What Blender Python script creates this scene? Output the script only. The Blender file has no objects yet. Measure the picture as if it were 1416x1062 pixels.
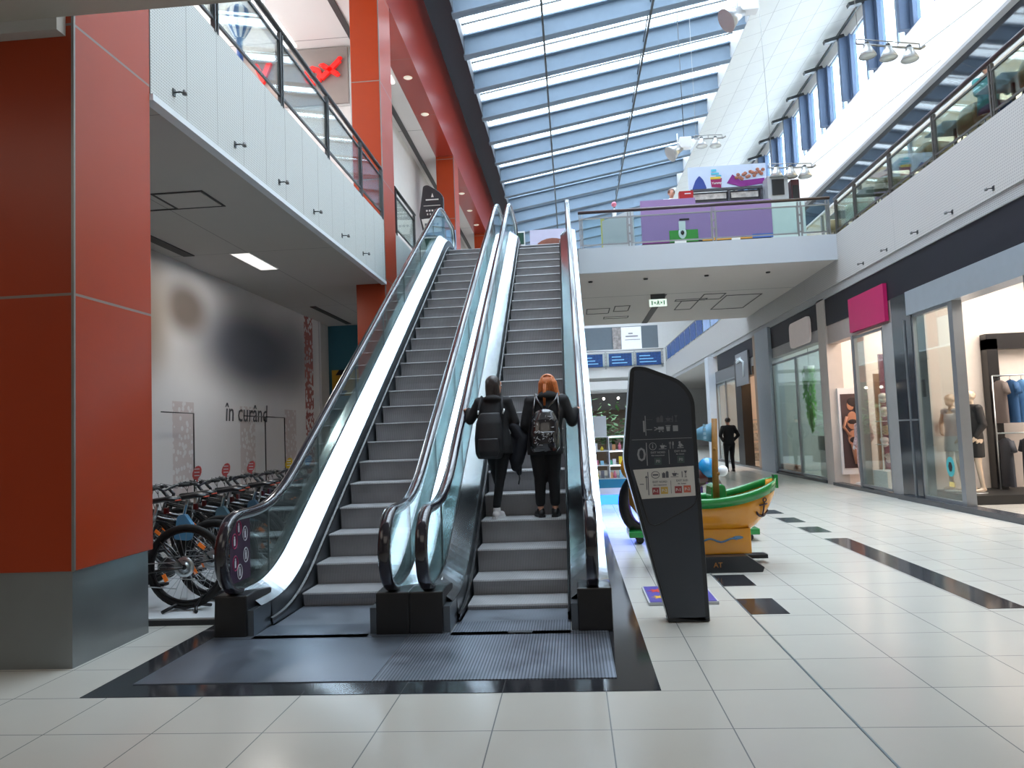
import bpy, bmesh, math, random
from mathutils import Vector, Matrix
R = random.Random(7)
C = bpy.context.scene.collection
sc = bpy.context.scene
PI = math.pi

# ------------------------------------------------------------------ materials
MATS = {}
def _new(name):
    m = bpy.data.materials.new(name); m.use_nodes = True
    nt = m.node_tree; b = nt.nodes['Principled BSDF']
    return m, nt, b
def srgb(r, g, b):
    f = lambda c: ((c/255+.055)/1.055)**2.4 if c > 10 else c/255/12.92
    return (f(r), f(g), f(b), 1)
def mat(name, col, rough=.5, metal=0, emit=0, spec=.5, var=.06, scale=6, coat=0):
    if name in MATS: return MATS[name]
    m, nt, b = _new(name)
    if len(col) == 3: col = (*col, 1)
    n = nt.nodes.new('ShaderNodeTexNoise'); n.inputs['Scale'].default_value = scale; n.inputs['Detail'].default_value = 3
    tc = nt.nodes.new('ShaderNodeTexCoord'); nt.links.new(tc.outputs['Object'], n.inputs['Vector'])
    mx = nt.nodes.new('ShaderNodeMix'); mx.data_type = 'RGBA'
    mx.inputs[6].default_value = tuple(min(1, c*(1-var)) for c in col[:3])+(1,)
    mx.inputs[7].default_value = tuple(min(1, c*(1+var)) for c in col[:3])+(1,)
    nt.links.new(n.outputs['Fac'], mx.inputs[0]); nt.links.new(mx.outputs[2], b.inputs['Base Color'])
    b.inputs['Roughness'].default_value = rough; b.inputs['Metallic'].default_value = metal
    b.inputs['Specular IOR Level'].default_value = spec
    if coat: b.inputs['Coat Weight'].default_value = coat; b.inputs['Coat Roughness'].default_value = .08
    if emit:
        b.inputs['Emission Color'].default_value = col; b.inputs['Emission Strength'].default_value = emit
    MATS[name] = m
    return m
def glass(name, tint=(.8, .93, .95), mixf=.12, rough=.02):
    """thin sheet glass: mostly see-through, with a mirror-like gloss"""
    if name in MATS: return MATS[name]
    m = bpy.data.materials.new(name); m.use_nodes = True; nt = m.node_tree; nt.nodes.clear()
    o = nt.nodes.new('ShaderNodeOutputMaterial'); t = nt.nodes.new('ShaderNodeBsdfTransparent'); g = nt.nodes.new('ShaderNodeBsdfGlossy')
    t.inputs[0].default_value = (*tint, 1); g.inputs['Roughness'].default_value = rough; g.inputs[0].default_value = (.95, 1, 1, 1)
    lw = nt.nodes.new('ShaderNodeLayerWeight'); lw.inputs[0].default_value = .35
    ma = nt.nodes.new('ShaderNodeMath'); ma.operation = 'MULTIPLY_ADD'; ma.inputs[1].default_value = .55; ma.inputs[2].default_value = mixf
    nt.links.new(lw.outputs['Fresnel'], ma.inputs[0]); ma.use_clamp = True
    mx = nt.nodes.new('ShaderNodeMixShader'); nt.links.new(ma.outputs[0], mx.inputs[0])
    nt.links.new(t.outputs[0], mx.inputs[1]); nt.links.new(g.outputs[0], mx.inputs[2]); nt.links.new(mx.outputs[0], o.inputs[0])
    MATS[name] = m
    return m
def nodes_math(nt, op, a, b=None, c=None):
    n = nt.nodes.new('ShaderNodeMath'); n.operation = op
    for i, v in enumerate((a, b, c)):
        if v is None: continue
        if isinstance(v, (int, float)): n.inputs[i].default_value = v
        else: nt.links.new(v, n.inputs[i])
    return n.outputs[0]
def grid_mat(name, base, line, ax, rough=.3, width=.006, var=.05, spec=.5, tilevar=.03):
    """ax = [(axis, origin, pitch), ...] joints where (coord-origin)/pitch is an integer; world space"""
    if name in MATS: return MATS[name]
    m, nt, b = _new(name)
    g = nt.nodes.new('ShaderNodeNewGeometry'); s = nt.nodes.new('ShaderNodeSeparateXYZ'); nt.links.new(g.outputs['Position'], s.inputs[0])
    mask = None; idx = 0
    for a, o, p in ax:
        t = nodes_math(nt, 'DIVIDE', nodes_math(nt, 'SUBTRACT', s.outputs[a], o), p)
        fr = nodes_math(nt, 'FRACT', nodes_math(nt, 'ADD', t, .5))
        d = nodes_math(nt, 'ABSOLUTE', nodes_math(nt, 'SUBTRACT', fr, .5))
        l = nodes_math(nt, 'LESS_THAN', d, width/p/2)
        mask = l if mask is None else nodes_math(nt, 'MAXIMUM', mask, l)
        fl = nodes_math(nt, 'FLOOR', t); idx = nodes_math(nt, 'ADD', nodes_math(nt, 'MULTIPLY', fl, 12.9898+a*31.7), idx)
    wn = nt.nodes.new('ShaderNodeTexWhiteNoise'); wn.noise_dimensions = '1D'; nt.links.new(idx, wn.inputs['W'])
    no = nt.nodes.new('ShaderNodeTexNoise'); no.inputs['Scale'].default_value = 2.5; no.inputs['Detail'].default_value = 6; nt.links.new(g.outputs['Position'], no.inputs['Vector'])
    v = nodes_math(nt, 'ADD', nodes_math(nt, 'MULTIPLY', wn.outputs['Value'], tilevar), nodes_math(nt, 'MULTIPLY_ADD', no.outputs['Fac'], var, 1-var/2-tilevar/2))
    sc_ = nt.nodes.new('ShaderNodeVectorMath'); sc_.operation = 'SCALE'; sc_.inputs[0].default_value = base[:3]; nt.links.new(v, sc_.inputs['Scale'])
    mx = nt.nodes.new('ShaderNodeMix'); mx.data_type = 'RGBA'; nt.links.new(mask, mx.inputs[0]); nt.links.new(sc_.outputs[0], mx.inputs[6]); mx.inputs[7].default_value = (*line[:3], 1)
    nt.links.new(mx.outputs[2], b.inputs['Base Color']); b.inputs['Roughness'].default_value = rough; b.inputs['Specular IOR Level'].default_value = spec
    MATS[name] = m
    return m
def ribbed_mat(name, col, dark, axis, pitch, rough=.4, metal=.6, duty=.4):
    if name in MATS: return MATS[name]
    m, nt, b = _new(name)
    g = nt.nodes.new('ShaderNodeNewGeometry'); s = nt.nodes.new('ShaderNodeSeparateXYZ'); nt.links.new(g.outputs['Position'], s.inputs[0])
    fr = nodes_math(nt, 'FRACT', nodes_math(nt, 'DIVIDE', s.outputs[axis], pitch))
    l = nodes_math(nt, 'LESS_THAN', fr, duty)
    no = nt.nodes.new('ShaderNodeTexNoise'); no.inputs['Scale'].default_value = 4; no.inputs['Detail'].default_value = 8; nt.links.new(g.outputs['Position'], no.inputs['Vector'])
    mx = nt.nodes.new('ShaderNodeMix'); mx.data_type = 'RGBA'; nt.links.new(l, mx.inputs[0]); mx.inputs[6].default_value = (*col, 1); mx.inputs[7].default_value = (*dark, 1)
    m2 = nt.nodes.new('ShaderNodeMix'); m2.data_type = 'RGBA'; m2.blend_type = 'MULTIPLY'; m2.inputs[0].default_value = 1
    r = nt.nodes.new('ShaderNodeMapRange'); r.inputs[3].default_value = .7; r.inputs[4].default_value = 1.25; nt.links.new(no.outputs['Fac'], r.inputs[0])
    nt.links.new(mx.outputs[2], m2.inputs[6]); nt.links.new(r.outputs[0], m2.inputs[7]); nt.links.new(m2.outputs[2], b.inputs['Base Color'])
    rr = nt.nodes.new('ShaderNodeMapRange'); rr.inputs[3].default_value = rough-.12; rr.inputs[4].default_value = rough+.15; nt.links.new(no.outputs['Fac'], rr.inputs[0]); nt.links.new(rr.outputs[0], b.inputs['Roughness'])
    b.inputs['Metallic'].default_value = metal
    bp = nt.nodes.new('ShaderNodeBump'); bp.inputs['Strength'].default_value = .25; bp.inputs['Distance'].default_value = .003; nt.links.new(fr, bp.inputs['Height']); nt.links.new(bp.outputs[0], b.inputs['Normal'])
    MATS[name] = m
    return m
def perf_mat(name, base, hole, pitch=.028, rad=.32, axes=(1, 2), joint=None, rough=.45):
    if name in MATS: return MATS[name]
    m, nt, b = _new(name)
    g = nt.nodes.new('ShaderNodeNewGeometry'); s = nt.nodes.new('ShaderNodeSeparateXYZ'); nt.links.new(g.outputs['Position'], s.inputs[0])
    ds = []
    for a in axes:
        fr = nodes_math(nt, 'FRACT', nodes_math(nt, 'DIVIDE', s.outputs[a], pitch)); d = nodes_math(nt, 'SUBTRACT', fr, .5); ds.append(nodes_math(nt, 'MULTIPLY', d, d))
    r = nodes_math(nt, 'SQRT', nodes_math(nt, 'ADD', ds[0], ds[1])); l = nodes_math(nt, 'LESS_THAN', r, rad)
    l = nodes_math(nt, 'MULTIPLY', l, .75)
    if joint:
        t = nodes_math(nt, 'DIVIDE', nodes_math(nt, 'SUBTRACT', s.outputs[axes[0]], joint[0]), joint[1])
        d = nodes_math(nt, 'ABSOLUTE', nodes_math(nt, 'SUBTRACT', nodes_math(nt, 'FRACT', nodes_math(nt, 'ADD', t, .5)), .5))
        l = nodes_math(nt, 'MAXIMUM', l, nodes_math(nt, 'LESS_THAN', d, .005/joint[1]))
    mx = nt.nodes.new('ShaderNodeMix'); mx.data_type = 'RGBA'; nt.links.new(l, mx.inputs[0]); mx.inputs[6].default_value = (*base, 1); mx.inputs[7].default_value = (*hole, 1)
    nt.links.new(mx.outputs[2], b.inputs['Base Color']); b.inputs['Roughness'].default_value = rough
    MATS[name] = m
    return m
def emis(name, col, s):
    return mat(name, col, .5, 0, s)

# ------------------------------------------------------------------ geometry helpers
class MB:
    def __init__(self): self.bm = bmesh.new(); self.mi = 0
    def _f(self, vs, smooth=False):
        try:
            f = self.bm.faces.new(vs); f.material_index = self.mi; f.smooth = smooth; return f
        except ValueError: return None
    def box(self, x0, x1, y0, y1, z0, z1):
        if x0 > x1: x0, x1 = x1, x0
        if y0 > y1: y0, y1 = y1, y0
        if z0 > z1: z0, z1 = z1, z0
        v = [self.bm.verts.new(p) for p in ((x0,y0,z0),(x1,y0,z0),(x1,y1,z0),(x0,y1,z0),(x0,y0,z1),(x1,y0,z1),(x1,y1,z1),(x0,y1,z1))]
        for q in ((0,3,2,1),(4,5,6,7),(0,1,5,4),(1,2,6,5),(2,3,7,6),(3,0,4,7)): self._f([v[i] for i in q])
        return self
    def obox(self, c, size, rot=(0, 0, 0)):
        M = Matrix.Translation(c) @ (Matrix.Rotation(rot[2], 4, 'Z') @ Matrix.Rotation(rot[1], 4, 'Y') @ Matrix.Rotation(rot[0], 4, 'X'))
        sx, sy, sz = (s/2 for s in size)
        v = [self.bm.verts.new(M @ Vector(p)) for p in ((-sx,-sy,-sz),(sx,-sy,-sz),(sx,sy,-sz),(-sx,sy,-sz),(-sx,-sy,sz),(sx,-sy,sz),(sx,sy,sz),(-sx,sy,sz))]
        for q in ((0,3,2,1),(4,5,6,7),(0,1,5,4),(1,2,6,5),(2,3,7,6),(3,0,4,7)): self._f([v[i] for i in q])
        return self
    def prism(self, pts, axis, a, b, smooth=False):
        """polygon pts in the plane normal to axis (0 X: (y,z); 1 Y: (x,z); 2 Z: (x,y)) from a to b"""
        def p3(p, t): return {0: (t, p[0], p[1]), 1: (p[0], t, p[1]), 2: (p[0], p[1], t)}[axis]
        A = [self.bm.verts.new(p3(p, a)) for p in pts]; B = [self.bm.verts.new(p3(p, b)) for p in pts]
        self._f(A[::-1]); self._f(B); n = len(pts)
        for i in range(n): self._f([A[i], A[(i+1) % n], B[(i+1) % n], B[i]], smooth)
        return self
    def tube(self, pts, r, n=8, closed=False, smooth=True):
        pts = [Vector(p) for p in pts]; rs = r if isinstance(r, (list, tuple)) else [r]*len(pts)
        rings = []; up = Vector((0, 0, 1)); N = len(pts)
        prev = None
        for i, p in enumerate(pts):
            if closed: t = (pts[(i+1) % N]-pts[i-1])
            else: t = pts[min(i+1, N-1)]-pts[max(i-1, 0)]
            t.normalize()
            if prev is None:
                a = t.cross(up)
                if a.length < .1: a = t.cross(Vector((1, 0, 0)))
            else: a = prev-t*prev.dot(t)
            a.normalize(); prev = a; b = t.cross(a)
            rings.append([self.bm.verts.new(p+(a*math.cos(k*2*PI/n)+b*math.sin(k*2*PI/n))*rs[i]) for k in range(n)])
        for i in range(N if closed else N-1):
            A, B = rings[i], rings[(i+1) % N]
            for k in range(n): self._f([A[k], A[(k+1) % n], B[(k+1) % n], B[k]], smooth)
        if not closed: self._f(rings[0][::-1]); self._f(rings[-1])
        return self
    def cyl(self, p, q, r, n=16, r2=None): return self.tube([p, q], [r, r if r2 is None else r2], n)
    def lathe(self, prof, c=(0, 0, 0), n=20, axis='Z', smooth=True):
        Mx = {'Z': Matrix(), 'X': Matrix.Rotation(PI/2, 4, 'Y'), 'Y': Matrix.Rotation(-PI/2, 4, 'X')}[axis]
        rings = []
        for r, z in prof:
            rings.append([self.bm.verts.new(Vector(c)+(Mx @ Vector((r*math.cos(k*2*PI/n), r*math.sin(k*2*PI/n), z)))) for k in range(n)] if r > 1e-6 else [self.bm.verts.new(Vector(c)+(Mx @ Vector((0, 0, z))))])
        for A, B in zip(rings, rings[1:]):
            for k in range(n):
                q = [A[k % len(A)], A[(k+1) % len(A)], B[(k+1) % len(B)], B[k % len(B)]]
                u = []
                for v in q:
                    if v not in u: u.append(v)
                if len(u) > 2: self._f(u, smooth)
        return self
    def ball(self, c, r, n=16, m=10, rot=None):
        if isinstance(r, (int, float)): r = (r, r, r)
        g = bmesh.ops.create_uvsphere(self.bm, u_segments=n, v_segments=m, radius=1)
        M = Matrix.Translation(c) @ (rot.to_4x4() if rot else Matrix()) @ Matrix.Diagonal((*r, 1))
        bmesh.ops.transform(self.bm, matrix=M, verts=g['verts'])
        for v in g['verts']:
            for f in v.link_faces: f.smooth = True; f.material_index = self.mi
        return self
    def quad(self, a, b, c, d):
        self._f([self.bm.verts.new(p) for p in (a, b, c, d)]); return self
    def grid(self, rows, smooth=True, closed=False):
        V = [[self.bm.verts.new(p) for p in r] for r in rows]
        for A, B in zip(V, V[1:]):
            n = len(A)
            for k in range(n if closed else n-1): self._f([A[k], A[(k+1) % n], B[(k+1) % n], B[k]], smooth)
        return self
    def build(self, name, m, parent=None, bevel=0, kind=None, fix=True, solid=0):
        if fix: bmesh.ops.recalc_face_normals(self.bm, faces=self.bm.faces)
        if parent is not None:
            bmesh.ops.translate(self.bm, verts=self.bm.verts, vec=-world_loc(parent))
            off = Vector((0, 0, 0))
        else:
            bb = [v.co.copy() for v in self.bm.verts]
            off = Vector((sum(b.x for b in bb)/len(bb), sum(b.y for b in bb)/len(bb), min(b.z for b in bb)))
            bmesh.ops.translate(self.bm, verts=self.bm.verts, vec=-off)
        me = bpy.data.meshes.new(name); self.bm.to_mesh(me); self.bm.free()
        for mm in (m if isinstance(m, (list, tuple)) else [m]): me.materials.append(mm)
        o = bpy.data.objects.new(name, me); C.objects.link(o)
        o.location = off if parent is None else (0, 0, 0)
        if parent is not None: o.parent = parent
        if bevel:
            b = o.modifiers.new('bevel', 'BEVEL'); b.width = bevel; b.segments = 2; b.limit_method = 'ANGLE'; b.angle_limit = .6
        if solid:
            s = o.modifiers.new('solid', 'SOLIDIFY'); s.thickness = solid
        if kind: o['kind'] = kind
        return o
def world_loc(o):
    v = Vector(o.location)
    while o.parent is not None: o = o.parent; v = v+Vector(o.location)
    return v
def tag(o, label, cat, group=None, kind=None):
    o['label'] = label; o['category'] = cat
    if group: o['group'] = group
    if kind: o['kind'] = kind
    return o
def thing(name, label, cat, loc=(0, 0, 0), group=None):
    o = bpy.data.objects.new(name, None); o.empty_display_size = .2; C.objects.link(o); o.location = loc
    return tag(o, label, cat, group)
def struct(name, mb, m, **k):
    return mb.build(name, m, kind='structure', **k)
def dup(root, loc, rotz=None, label=None, group=None, scale=None):
    r = root.copy(); C.objects.link(r); r.location = loc
    if rotz is not None: r.rotation_euler = (0, 0, rotz)
    if scale: r.scale = scale
    if label: r['label'] = label
    if group: r['group'] = group
    for ch in list(root.children):
        c = ch.copy(); C.objects.link(c); c.parent = r
        for g in list(ch.children):
            d = g.copy(); C.objects.link(d); d.parent = c
    return r
def text_mesh(txt, size, m, parent, origin, right, up, name='lettering', align='LEFT', depth=.002, bold=0, shear=0):
    """real lettering: origin = world point of the left baseline; right/up = unit vectors"""
    cu = bpy.data.curves.new(name, 'FONT'); cu.body = txt; cu.size = size; cu.extrude = depth; cu.align_x = align; cu.resolution_u = 2; cu.offset = bold; cu.shear = shear
    o = bpy.data.objects.new(name, cu); C.objects.link(o)
    dg = bpy.context.evaluated_depsgraph_get()
    me = bpy.data.meshes.new_from_object(o.evaluated_get(dg)); bpy.data.objects.remove(o)
    right = Vector(right).normalized(); up = Vector(up).normalized(); n = right.cross(up)
    M = Matrix((right, up, n)).transposed().to_4x4(); M.translation = Vector(origin)-(world_loc(parent) if parent else Vector())
    me.transform(M); me.materials.clear(); me.materials.append(m); me.name = name
    q = bpy.data.objects.new(name, me); C.objects.link(q)
    if parent: q.parent = parent
    return q

# ------------------------------------------------------------------ common materials
ORANGE = grid_mat('orange_cladding', srgb(166, 58, 22), (.25, .2, .18), [(2, 2.70, 2.05)], rough=.33, spec=.38, width=.02, var=.08, tilevar=.02)
WHITE = mat('white_paint', (.80, .80, .79), .55, var=.02)
SOFFIT = mat('soffit_grey', (.55, .53, .51), .6, var=.03)
CEILW = mat('ceiling_white', (.72, .71, .69), .6, var=.02)
STEEL = mat('brushed_steel', (.62, .66, .68), .28, .95, var=.08, scale=3)
DECK = mat('polished_deck_steel', (.78, .84, .88), .2, 1, var=.05, scale=2)
DARKST = mat('dark_steel', (.09, .095, .1), .35, .8)
RAILGREY = mat('rail_grey_steel', (.30, .30, .31), .35, .8)
BLACK = mat('black_plastic', (.012, .012, .014), .3)
RUBBER = mat('black_rubber', (.015, .013, .02), .16, coat=.6)
GRANITE = mat('black_granite', (.03, .031, .036), .1, var=.5, scale=60)
GLASS = glass('balustrade_glass', (.80, .90, .90), .06)
SHOPGLASS = glass('shop_glass', (.92, .96, .95), -.05)
CHAR = mat('charcoal', (.022, .024, .03), .4)
BLUEBEAM = mat('steel_blue_paint', srgb(110, 128, 146), .5)
# ------------------------------------------------------------------ camera
cam = bpy.data.cameras.new('camera'); co = bpy.data.objects.new('camera', cam); C.objects.link(co)
yaw, pit, rol, FF = -0.07731721, 0.06599449, -0.03935037, 1042.02
f_ = Vector((math.sin(yaw)*math.cos(pit), math.cos(yaw)*math.cos(pit), math.sin(pit)))
r_ = Vector((math.cos(yaw), -math.sin(yaw), 0)); u_ = r_.cross(f_)
r2 = r_*math.cos(rol)+u_*math.sin(rol); u2 = u_*math.cos(rol)-r_*math.sin(rol)
Mc = Matrix((r2, u2, -f_)).transposed().to_4x4(); Mc.translation = (0, 0, 1.55)
co.matrix_world = Mc
cam.sensor_fit = 'HORIZONTAL'; cam.sensor_width = 36; cam.lens = 36*FF/1416; cam.clip_end = 300; cam.clip_start = .05
sc.camera = co

# ------------------------------------------------------------------ light
w = bpy.data.worlds.new('sky'); sc.world = w; w.use_nodes = True
nt = w.node_tree; bg = nt.nodes['Background']
bg.inputs[0].default_value = (.86, .93, 1, 1); bg.inputs[1].default_value = 10.5
sc.view_settings.view_transform = 'Standard'; sc.view_settings.look = 'None'; sc.view_settings.exposure = 0
sc.cycles.max_bounces = 8; sc.cycles.diffuse_bounces = 4; sc.cycles.glossy_bounces = 4; sc.cycles.transparent_max_bounces = 16
sc.cycles.sample_clamp_indirect = 6
sc.cycles.use_denoising = True
def area(name, loc, size, power, col=(1, 1, 1), rot=(0, 0, 0), portal=False, spread=PI):
    l = bpy.data.lights.new(name, 'AREA'); l.shape = 'RECTANGLE'; l.size, l.size_y = size; l.energy = power; l.color = col; l.spread = spread
    if portal: l.cycles.is_portal = True
    o = bpy.data.objects.new(name, l); C.objects.link(o); o.location = loc; o.rotation_euler = rot
    return o
RS = (14.4-12.9)/(6.1+2.7); ra = math.atan(RS)
def roofz(x): return 12.9+RS*(x+2.7)
area('skylight_portal', (1.7, 30, roofz(1.7)+.75), (8.8/math.cos(ra), 66), 1, rot=(0, -ra, 0), portal=True)
area('clerestory_portal', (10.25, 30, 13.95), (2.2, 66), 1, rot=(0, PI/2, 0), portal=True)

# ------------------------------------------------------------------ setting: floor
TX, TY = .622, .577
FLOOR = grid_mat('polished_floor_tile', (.61, .59, .535), (.22, .23, .23), [(0, .133, TX), (1, 4.04, TY)], rough=.19, width=.007, var=.07, tilevar=.04)
struct('floor', MB().box(-9, 16, -6, 66, -.3, 0), FLOOR)
s = MB()
s.box(-3.16, .456, 4.62, 4.85, 0, .003); s.box(-3.16, -2.95, 4.85, 16, 0, .003); s.box(.208, .456, 4.85, 19, 0, .003)
struct('trim_1', s, grid_mat('granite_strip', (.03, .031, .036), (.09, .09, .09), [(0, .133, TX), (1, 4.04, TY)], rough=.1, width=.005, var=.3))
n = 2
for x0, x1, y0, y1 in ((1.387, 1.70, 6.40, 6.97), (1.387, 1.70, 7.53, 8.08), (3.26, 3.56, 6.43, 10.4), (3.26, 3.56, 11.0, 11.6), (3.26, 3.56, 12.17, 12.8), (3.26, 3.56, 13.4, 14.0)):
    struct('trim_%d' % n, MB().box(x0, x1, y0, y1, 0, .003), GRANITE); n += 1
struct('trim_%d' % n, MB().box(1.375, 1.387, -5, 40, 0, .004), mat('joint_steel', (.25, .3, .33), .3, .7)); n += 1

# ------------------------------------------------------------------ setting: left side
ZF, ZS = 5.85, 4.66
struct('wall_left', MB().box(-6.9, -6.5, -6, 66, 0, ZS), mat('hoarding_plain', (.42, .42, .41), .6))
PERF_L = perf_mat('perforated_white_panel', (.62, .65, .65), (.25, .26, .26), joint=(5.6, .64))
st = MB().box(-9, -3.66, 5.1, 66, ZS, ZF); struct('ceiling_left', st, grid_mat('soffit_panels', (.50, .49, .47), (.2, .2, .2), [(0, -5.14, 1.9), (1, 11.70, 5.1)], rough=.6, width=.012, tilevar=.01))
struct('trim_%d' % n, MB().box(-3.66, -3.6, 6.24, 14.695, ZS+.03, 5.96).box(-3.66, -3.6, 15.735, 17.8, ZS+.03, 5.96).box(-3.66, -3.61, 27, 66, ZS+.03, 5.96), PERF_L); n += 1
struct('trim_%d' % n, MB().box(-3.68, -3.575, 6.24, 14.695, ZS-.03, ZS+.03).box(-3.68, -3.575, 15.735, 66, ZS-.03, ZS+.03), mat('edge_profile', (.75, .8, .85), .4)); n += 1
# slab over the camera
struct('ceiling_near', MB().box(-9, 14, -6, 5.1, 4.75, ZF), grid_mat('near_soffit', (.50, .48, .43), (.1, .1, .1), [(0, -5.1, 30)], rough=.6, width=.03))
# columns
def column(name, y0, z0=0, z1=11):
    m = MB().box(-4.2 if y0 > 6 else -4.5, -3.6, y0, y0+1.03, .69 if z0 == 0 else z0, z1); o = struct(name, m, ORANGE, bevel=.008)
    if z0 == 0:
        b = MB().box(-4.17 if y0 > 6 else -4.47, -3.63, y0+.03, y0+1.0, 0, .69); e = MB(); e.box(-3.612, -3.592, y0-.008, y0+.012, .69, z1); e.build('corner_bead', mat('bead_grey', (.25, .24, .23), .4, .5), o); bb = b.build('base_cladding', mat('column_base_steel', (.30, .32, .33), .35, .75, var=.15, scale=2), o)
    return o

for nm, y in (('trim_20', 5.2), ('trim_21', 14.7), ('trim_22', 24.7), ('trim_23', 34.7), ('trim_24', 44.7)): column(nm, y)
# red lintel beam above the columns, downlights in its soffit
BEAM = grid_mat('beam_cladding', srgb(150, 50, 38), (.22, .12, .1), [(1, 14.7, 3.33)], rough=.28, width=.015, var=.06)
struct('trim_25', MB().box(-4.2, -3.6, 1, 66, 11, 13.7), BEAM)
struct('ceiling_upper_left', MB().box(-12, -4.2, 1, 66, 11, 11.3), grid_mat('upper_ceiling', (.62, .57, .54), (.2, .18, .17), [(1, 11.2, 5.6)], rough=.6, width=.025, tilevar=.01))
struct('wall_upper_left', MB().box(-12.2, -12, 1, 66, ZF, 11.2), WHITE)
struct('trim_26', MB().box(-4.82, -4.68, 5, 66, 10.97, 11), mat('dark_slot', (.05, .045, .045), .5))
s = MB(); s.box(-12, -4.95, 17.25, 66, ZF, 9.55); s.box(-12, -4.95, 17.2, 66, 9.55, 11)
struct('wall_shop_upper', s, mat('upper_shop_wall', (.60, .58, .56), .5))
struct('trim_27', MB().box(-12, -4.97, 17.15, 17.2, 9.58, 10.97), mat('sign_fascia_taupe', (.26, .22, .2), .5))
# gutter and roof
struct('ceiling_gutter', MB().box(-4.2, -2.75, 1, 66, 13.7, 13.9), mat('gutter_dark', (.06, .07, .09), .6))
g = MB(); g.quad((-2.7, 5, 12.92), (-2.7, 66, 12.92), (-2.75, 66, 13.8), (-2.75, 5, 13.8)); struct('trim_28', g, mat('gutter_dark', (.06, .07, .09), .6))
sk = MB()
for y in range(28):
    y0 = 1.4+y*2.28
    sk.prism([(-2.7, roofz(-2.7)+.62), (6.1, roofz(6.1)+.62), (6.1, roofz(6.1)+.65), (-2.7, roofz(-2.7)+.65)], 1, y0, y0+2.28)
SKG = glass('skylight_glass', (.93, .97, 1), .02)
struct('window_skylight', sk, SKG)
for k in range(28):                                   # deep blue roof beams
    y0 = 1.34+k*2.28
    b = MB(); z0, z1 = roofz(-2.75), roofz(6.15)
    b.prism([(-2.75, z0), (6.15, z1), (6.15, z1+.66), (-2.75, z0+.66)], 1, y0-.02, y0+.02)
    for dz in (0, .6): b.prism([(-2.75, z0+dz), (6.15, z1+dz), (6.15, z1+dz+.05), (-2.75, z0+dz+.05)], 1, y0-.16, y0+.16)
    o = struct('trim_%d' % (30+k), b, BLUEBEAM)
    q = MB(); q.prism([(-2.7, z0+.55), (6.1, z1+.55), (6.1, z1+.61), (-2.7, z0+.61)], 1, y0+.80, y0+.84); q.prism([(-2.7, z0+.56), (6.1, z1+.56), (6.1, z1+.61), (-2.7, z0+.61)], 1, y0+1.45, y0+1.48)
    q.build('glazing_bar', DARKST, o)
for x in (-.33, 2.87):
    r = MB(); z = roofz(x); r.box(x-.03, x+.03, 1, 66, z-.03, z+.05); r.box(x-.015, x+.015, 1, 66, z+.3, z+.36); struct('trim_%d' % (60 if x < 0 else 61), r, DARKST)
# white raking ceiling between the skylight and the clerestory
c0, c1 = (6.15, 14.4), (10.3, 15.5)
WCE = grid_mat('ceiling_panel_white', (.68, .69, .67), (.42, .42, .42), [(0, 6.15, .83), (1, 1, 1.14)], rough=.5, width=.02, tilevar=.03)
struct('ceiling_right', MB().prism([c0, c1, (10.3, 15.8), (6.15, 15.2)], 1, 1, 66), WCE)
WWALL = mat('wall_white_glow', (.92, .93, .94), .5, emit=.5, var=.01)  # emission stands in for sunlight falling on this wall
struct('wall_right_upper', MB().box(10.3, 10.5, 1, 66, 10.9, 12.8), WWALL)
struct('trim_62', MB().box(10.25, 10.55, 1, 66, 10.82, 10.92), mat('wall_edge', (.6, .6, .62), .4))
struct('trim_63', MB().box(10.3, 10.5, 1, 66, 15.05, 15.6), WHITE)
cw = MB()
for k in range(26):
    y0 = 24.42-2.33*10+2.33*k
    p = MB(); p.box(10.28, 10.5, y0-.3, y0+.3, 12.8, 15.1); p.box(10.0, 10.3, y0-.09, y0+.09, 12.8, 15.1); p.mi = 1; p.obox((9.85, y0, 15.05), (.7, .2, .12), (0, -.25, 0))
    struct('trim_%d' % (70+k), p, [mat('window_pier_blue', srgb(92, 112, 142), .5), DARKST])
    wf = MB(); wf.box(10.36, 10.42, y0+.3, y0+2.03, 12.8, 12.88); wf.box(10.36, 10.42, y0+.3, y0+2.03, 15.0, 15.06); wf.box(10.36, 10.42, y0+.9, y0+1.0, 12.88, 15.0)
    o = struct('window_%d' % (k+1), wf, mat('window_frame_blue', srgb(140, 158, 180), .4))
    MB().box(10.385, 10.395, y0+.3, y0+2.03, 12.88, 15.0).build('pane', SKG, o)
struct('trim_64', MB().box(9.95, 10.0, 1, 66, 15.1, 15.2), DARKST)

# ------------------------------------------------------------------ setting: right gallery
PERF_R = perf_mat('perforated_gallery_panel', (.50, .49, .475), (.3, .3, .3), joint=(14.75, 5.6), pitch=.045, rad=.3)
struct('ceiling_gallery', MB().box(6.36, 16, 5.1, 66, 4.62, ZF), SOFFIT)
struct('trim_65', MB().box(6.30, 6.36, 5.1, 66, 4.75, 5.88), PERF_R)
struct('trim_66', MB().box(6.33, 6.37, 5.1, 66, 4.56, 4.75), perf_mat('vent_strip', (.45, .46, .47), (.1, .1, .1), pitch=.03, rad=.3))
struct('ceiling_upper_right', MB().box(10.5, 16, 1, 66, 10.9, 11.1), WHITE)
struct('wall_far_right', MB().box(16, 16.2, -6, 66, 0, 11), mat('food_court_wall', (.75, .66, .52), .6))
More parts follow.
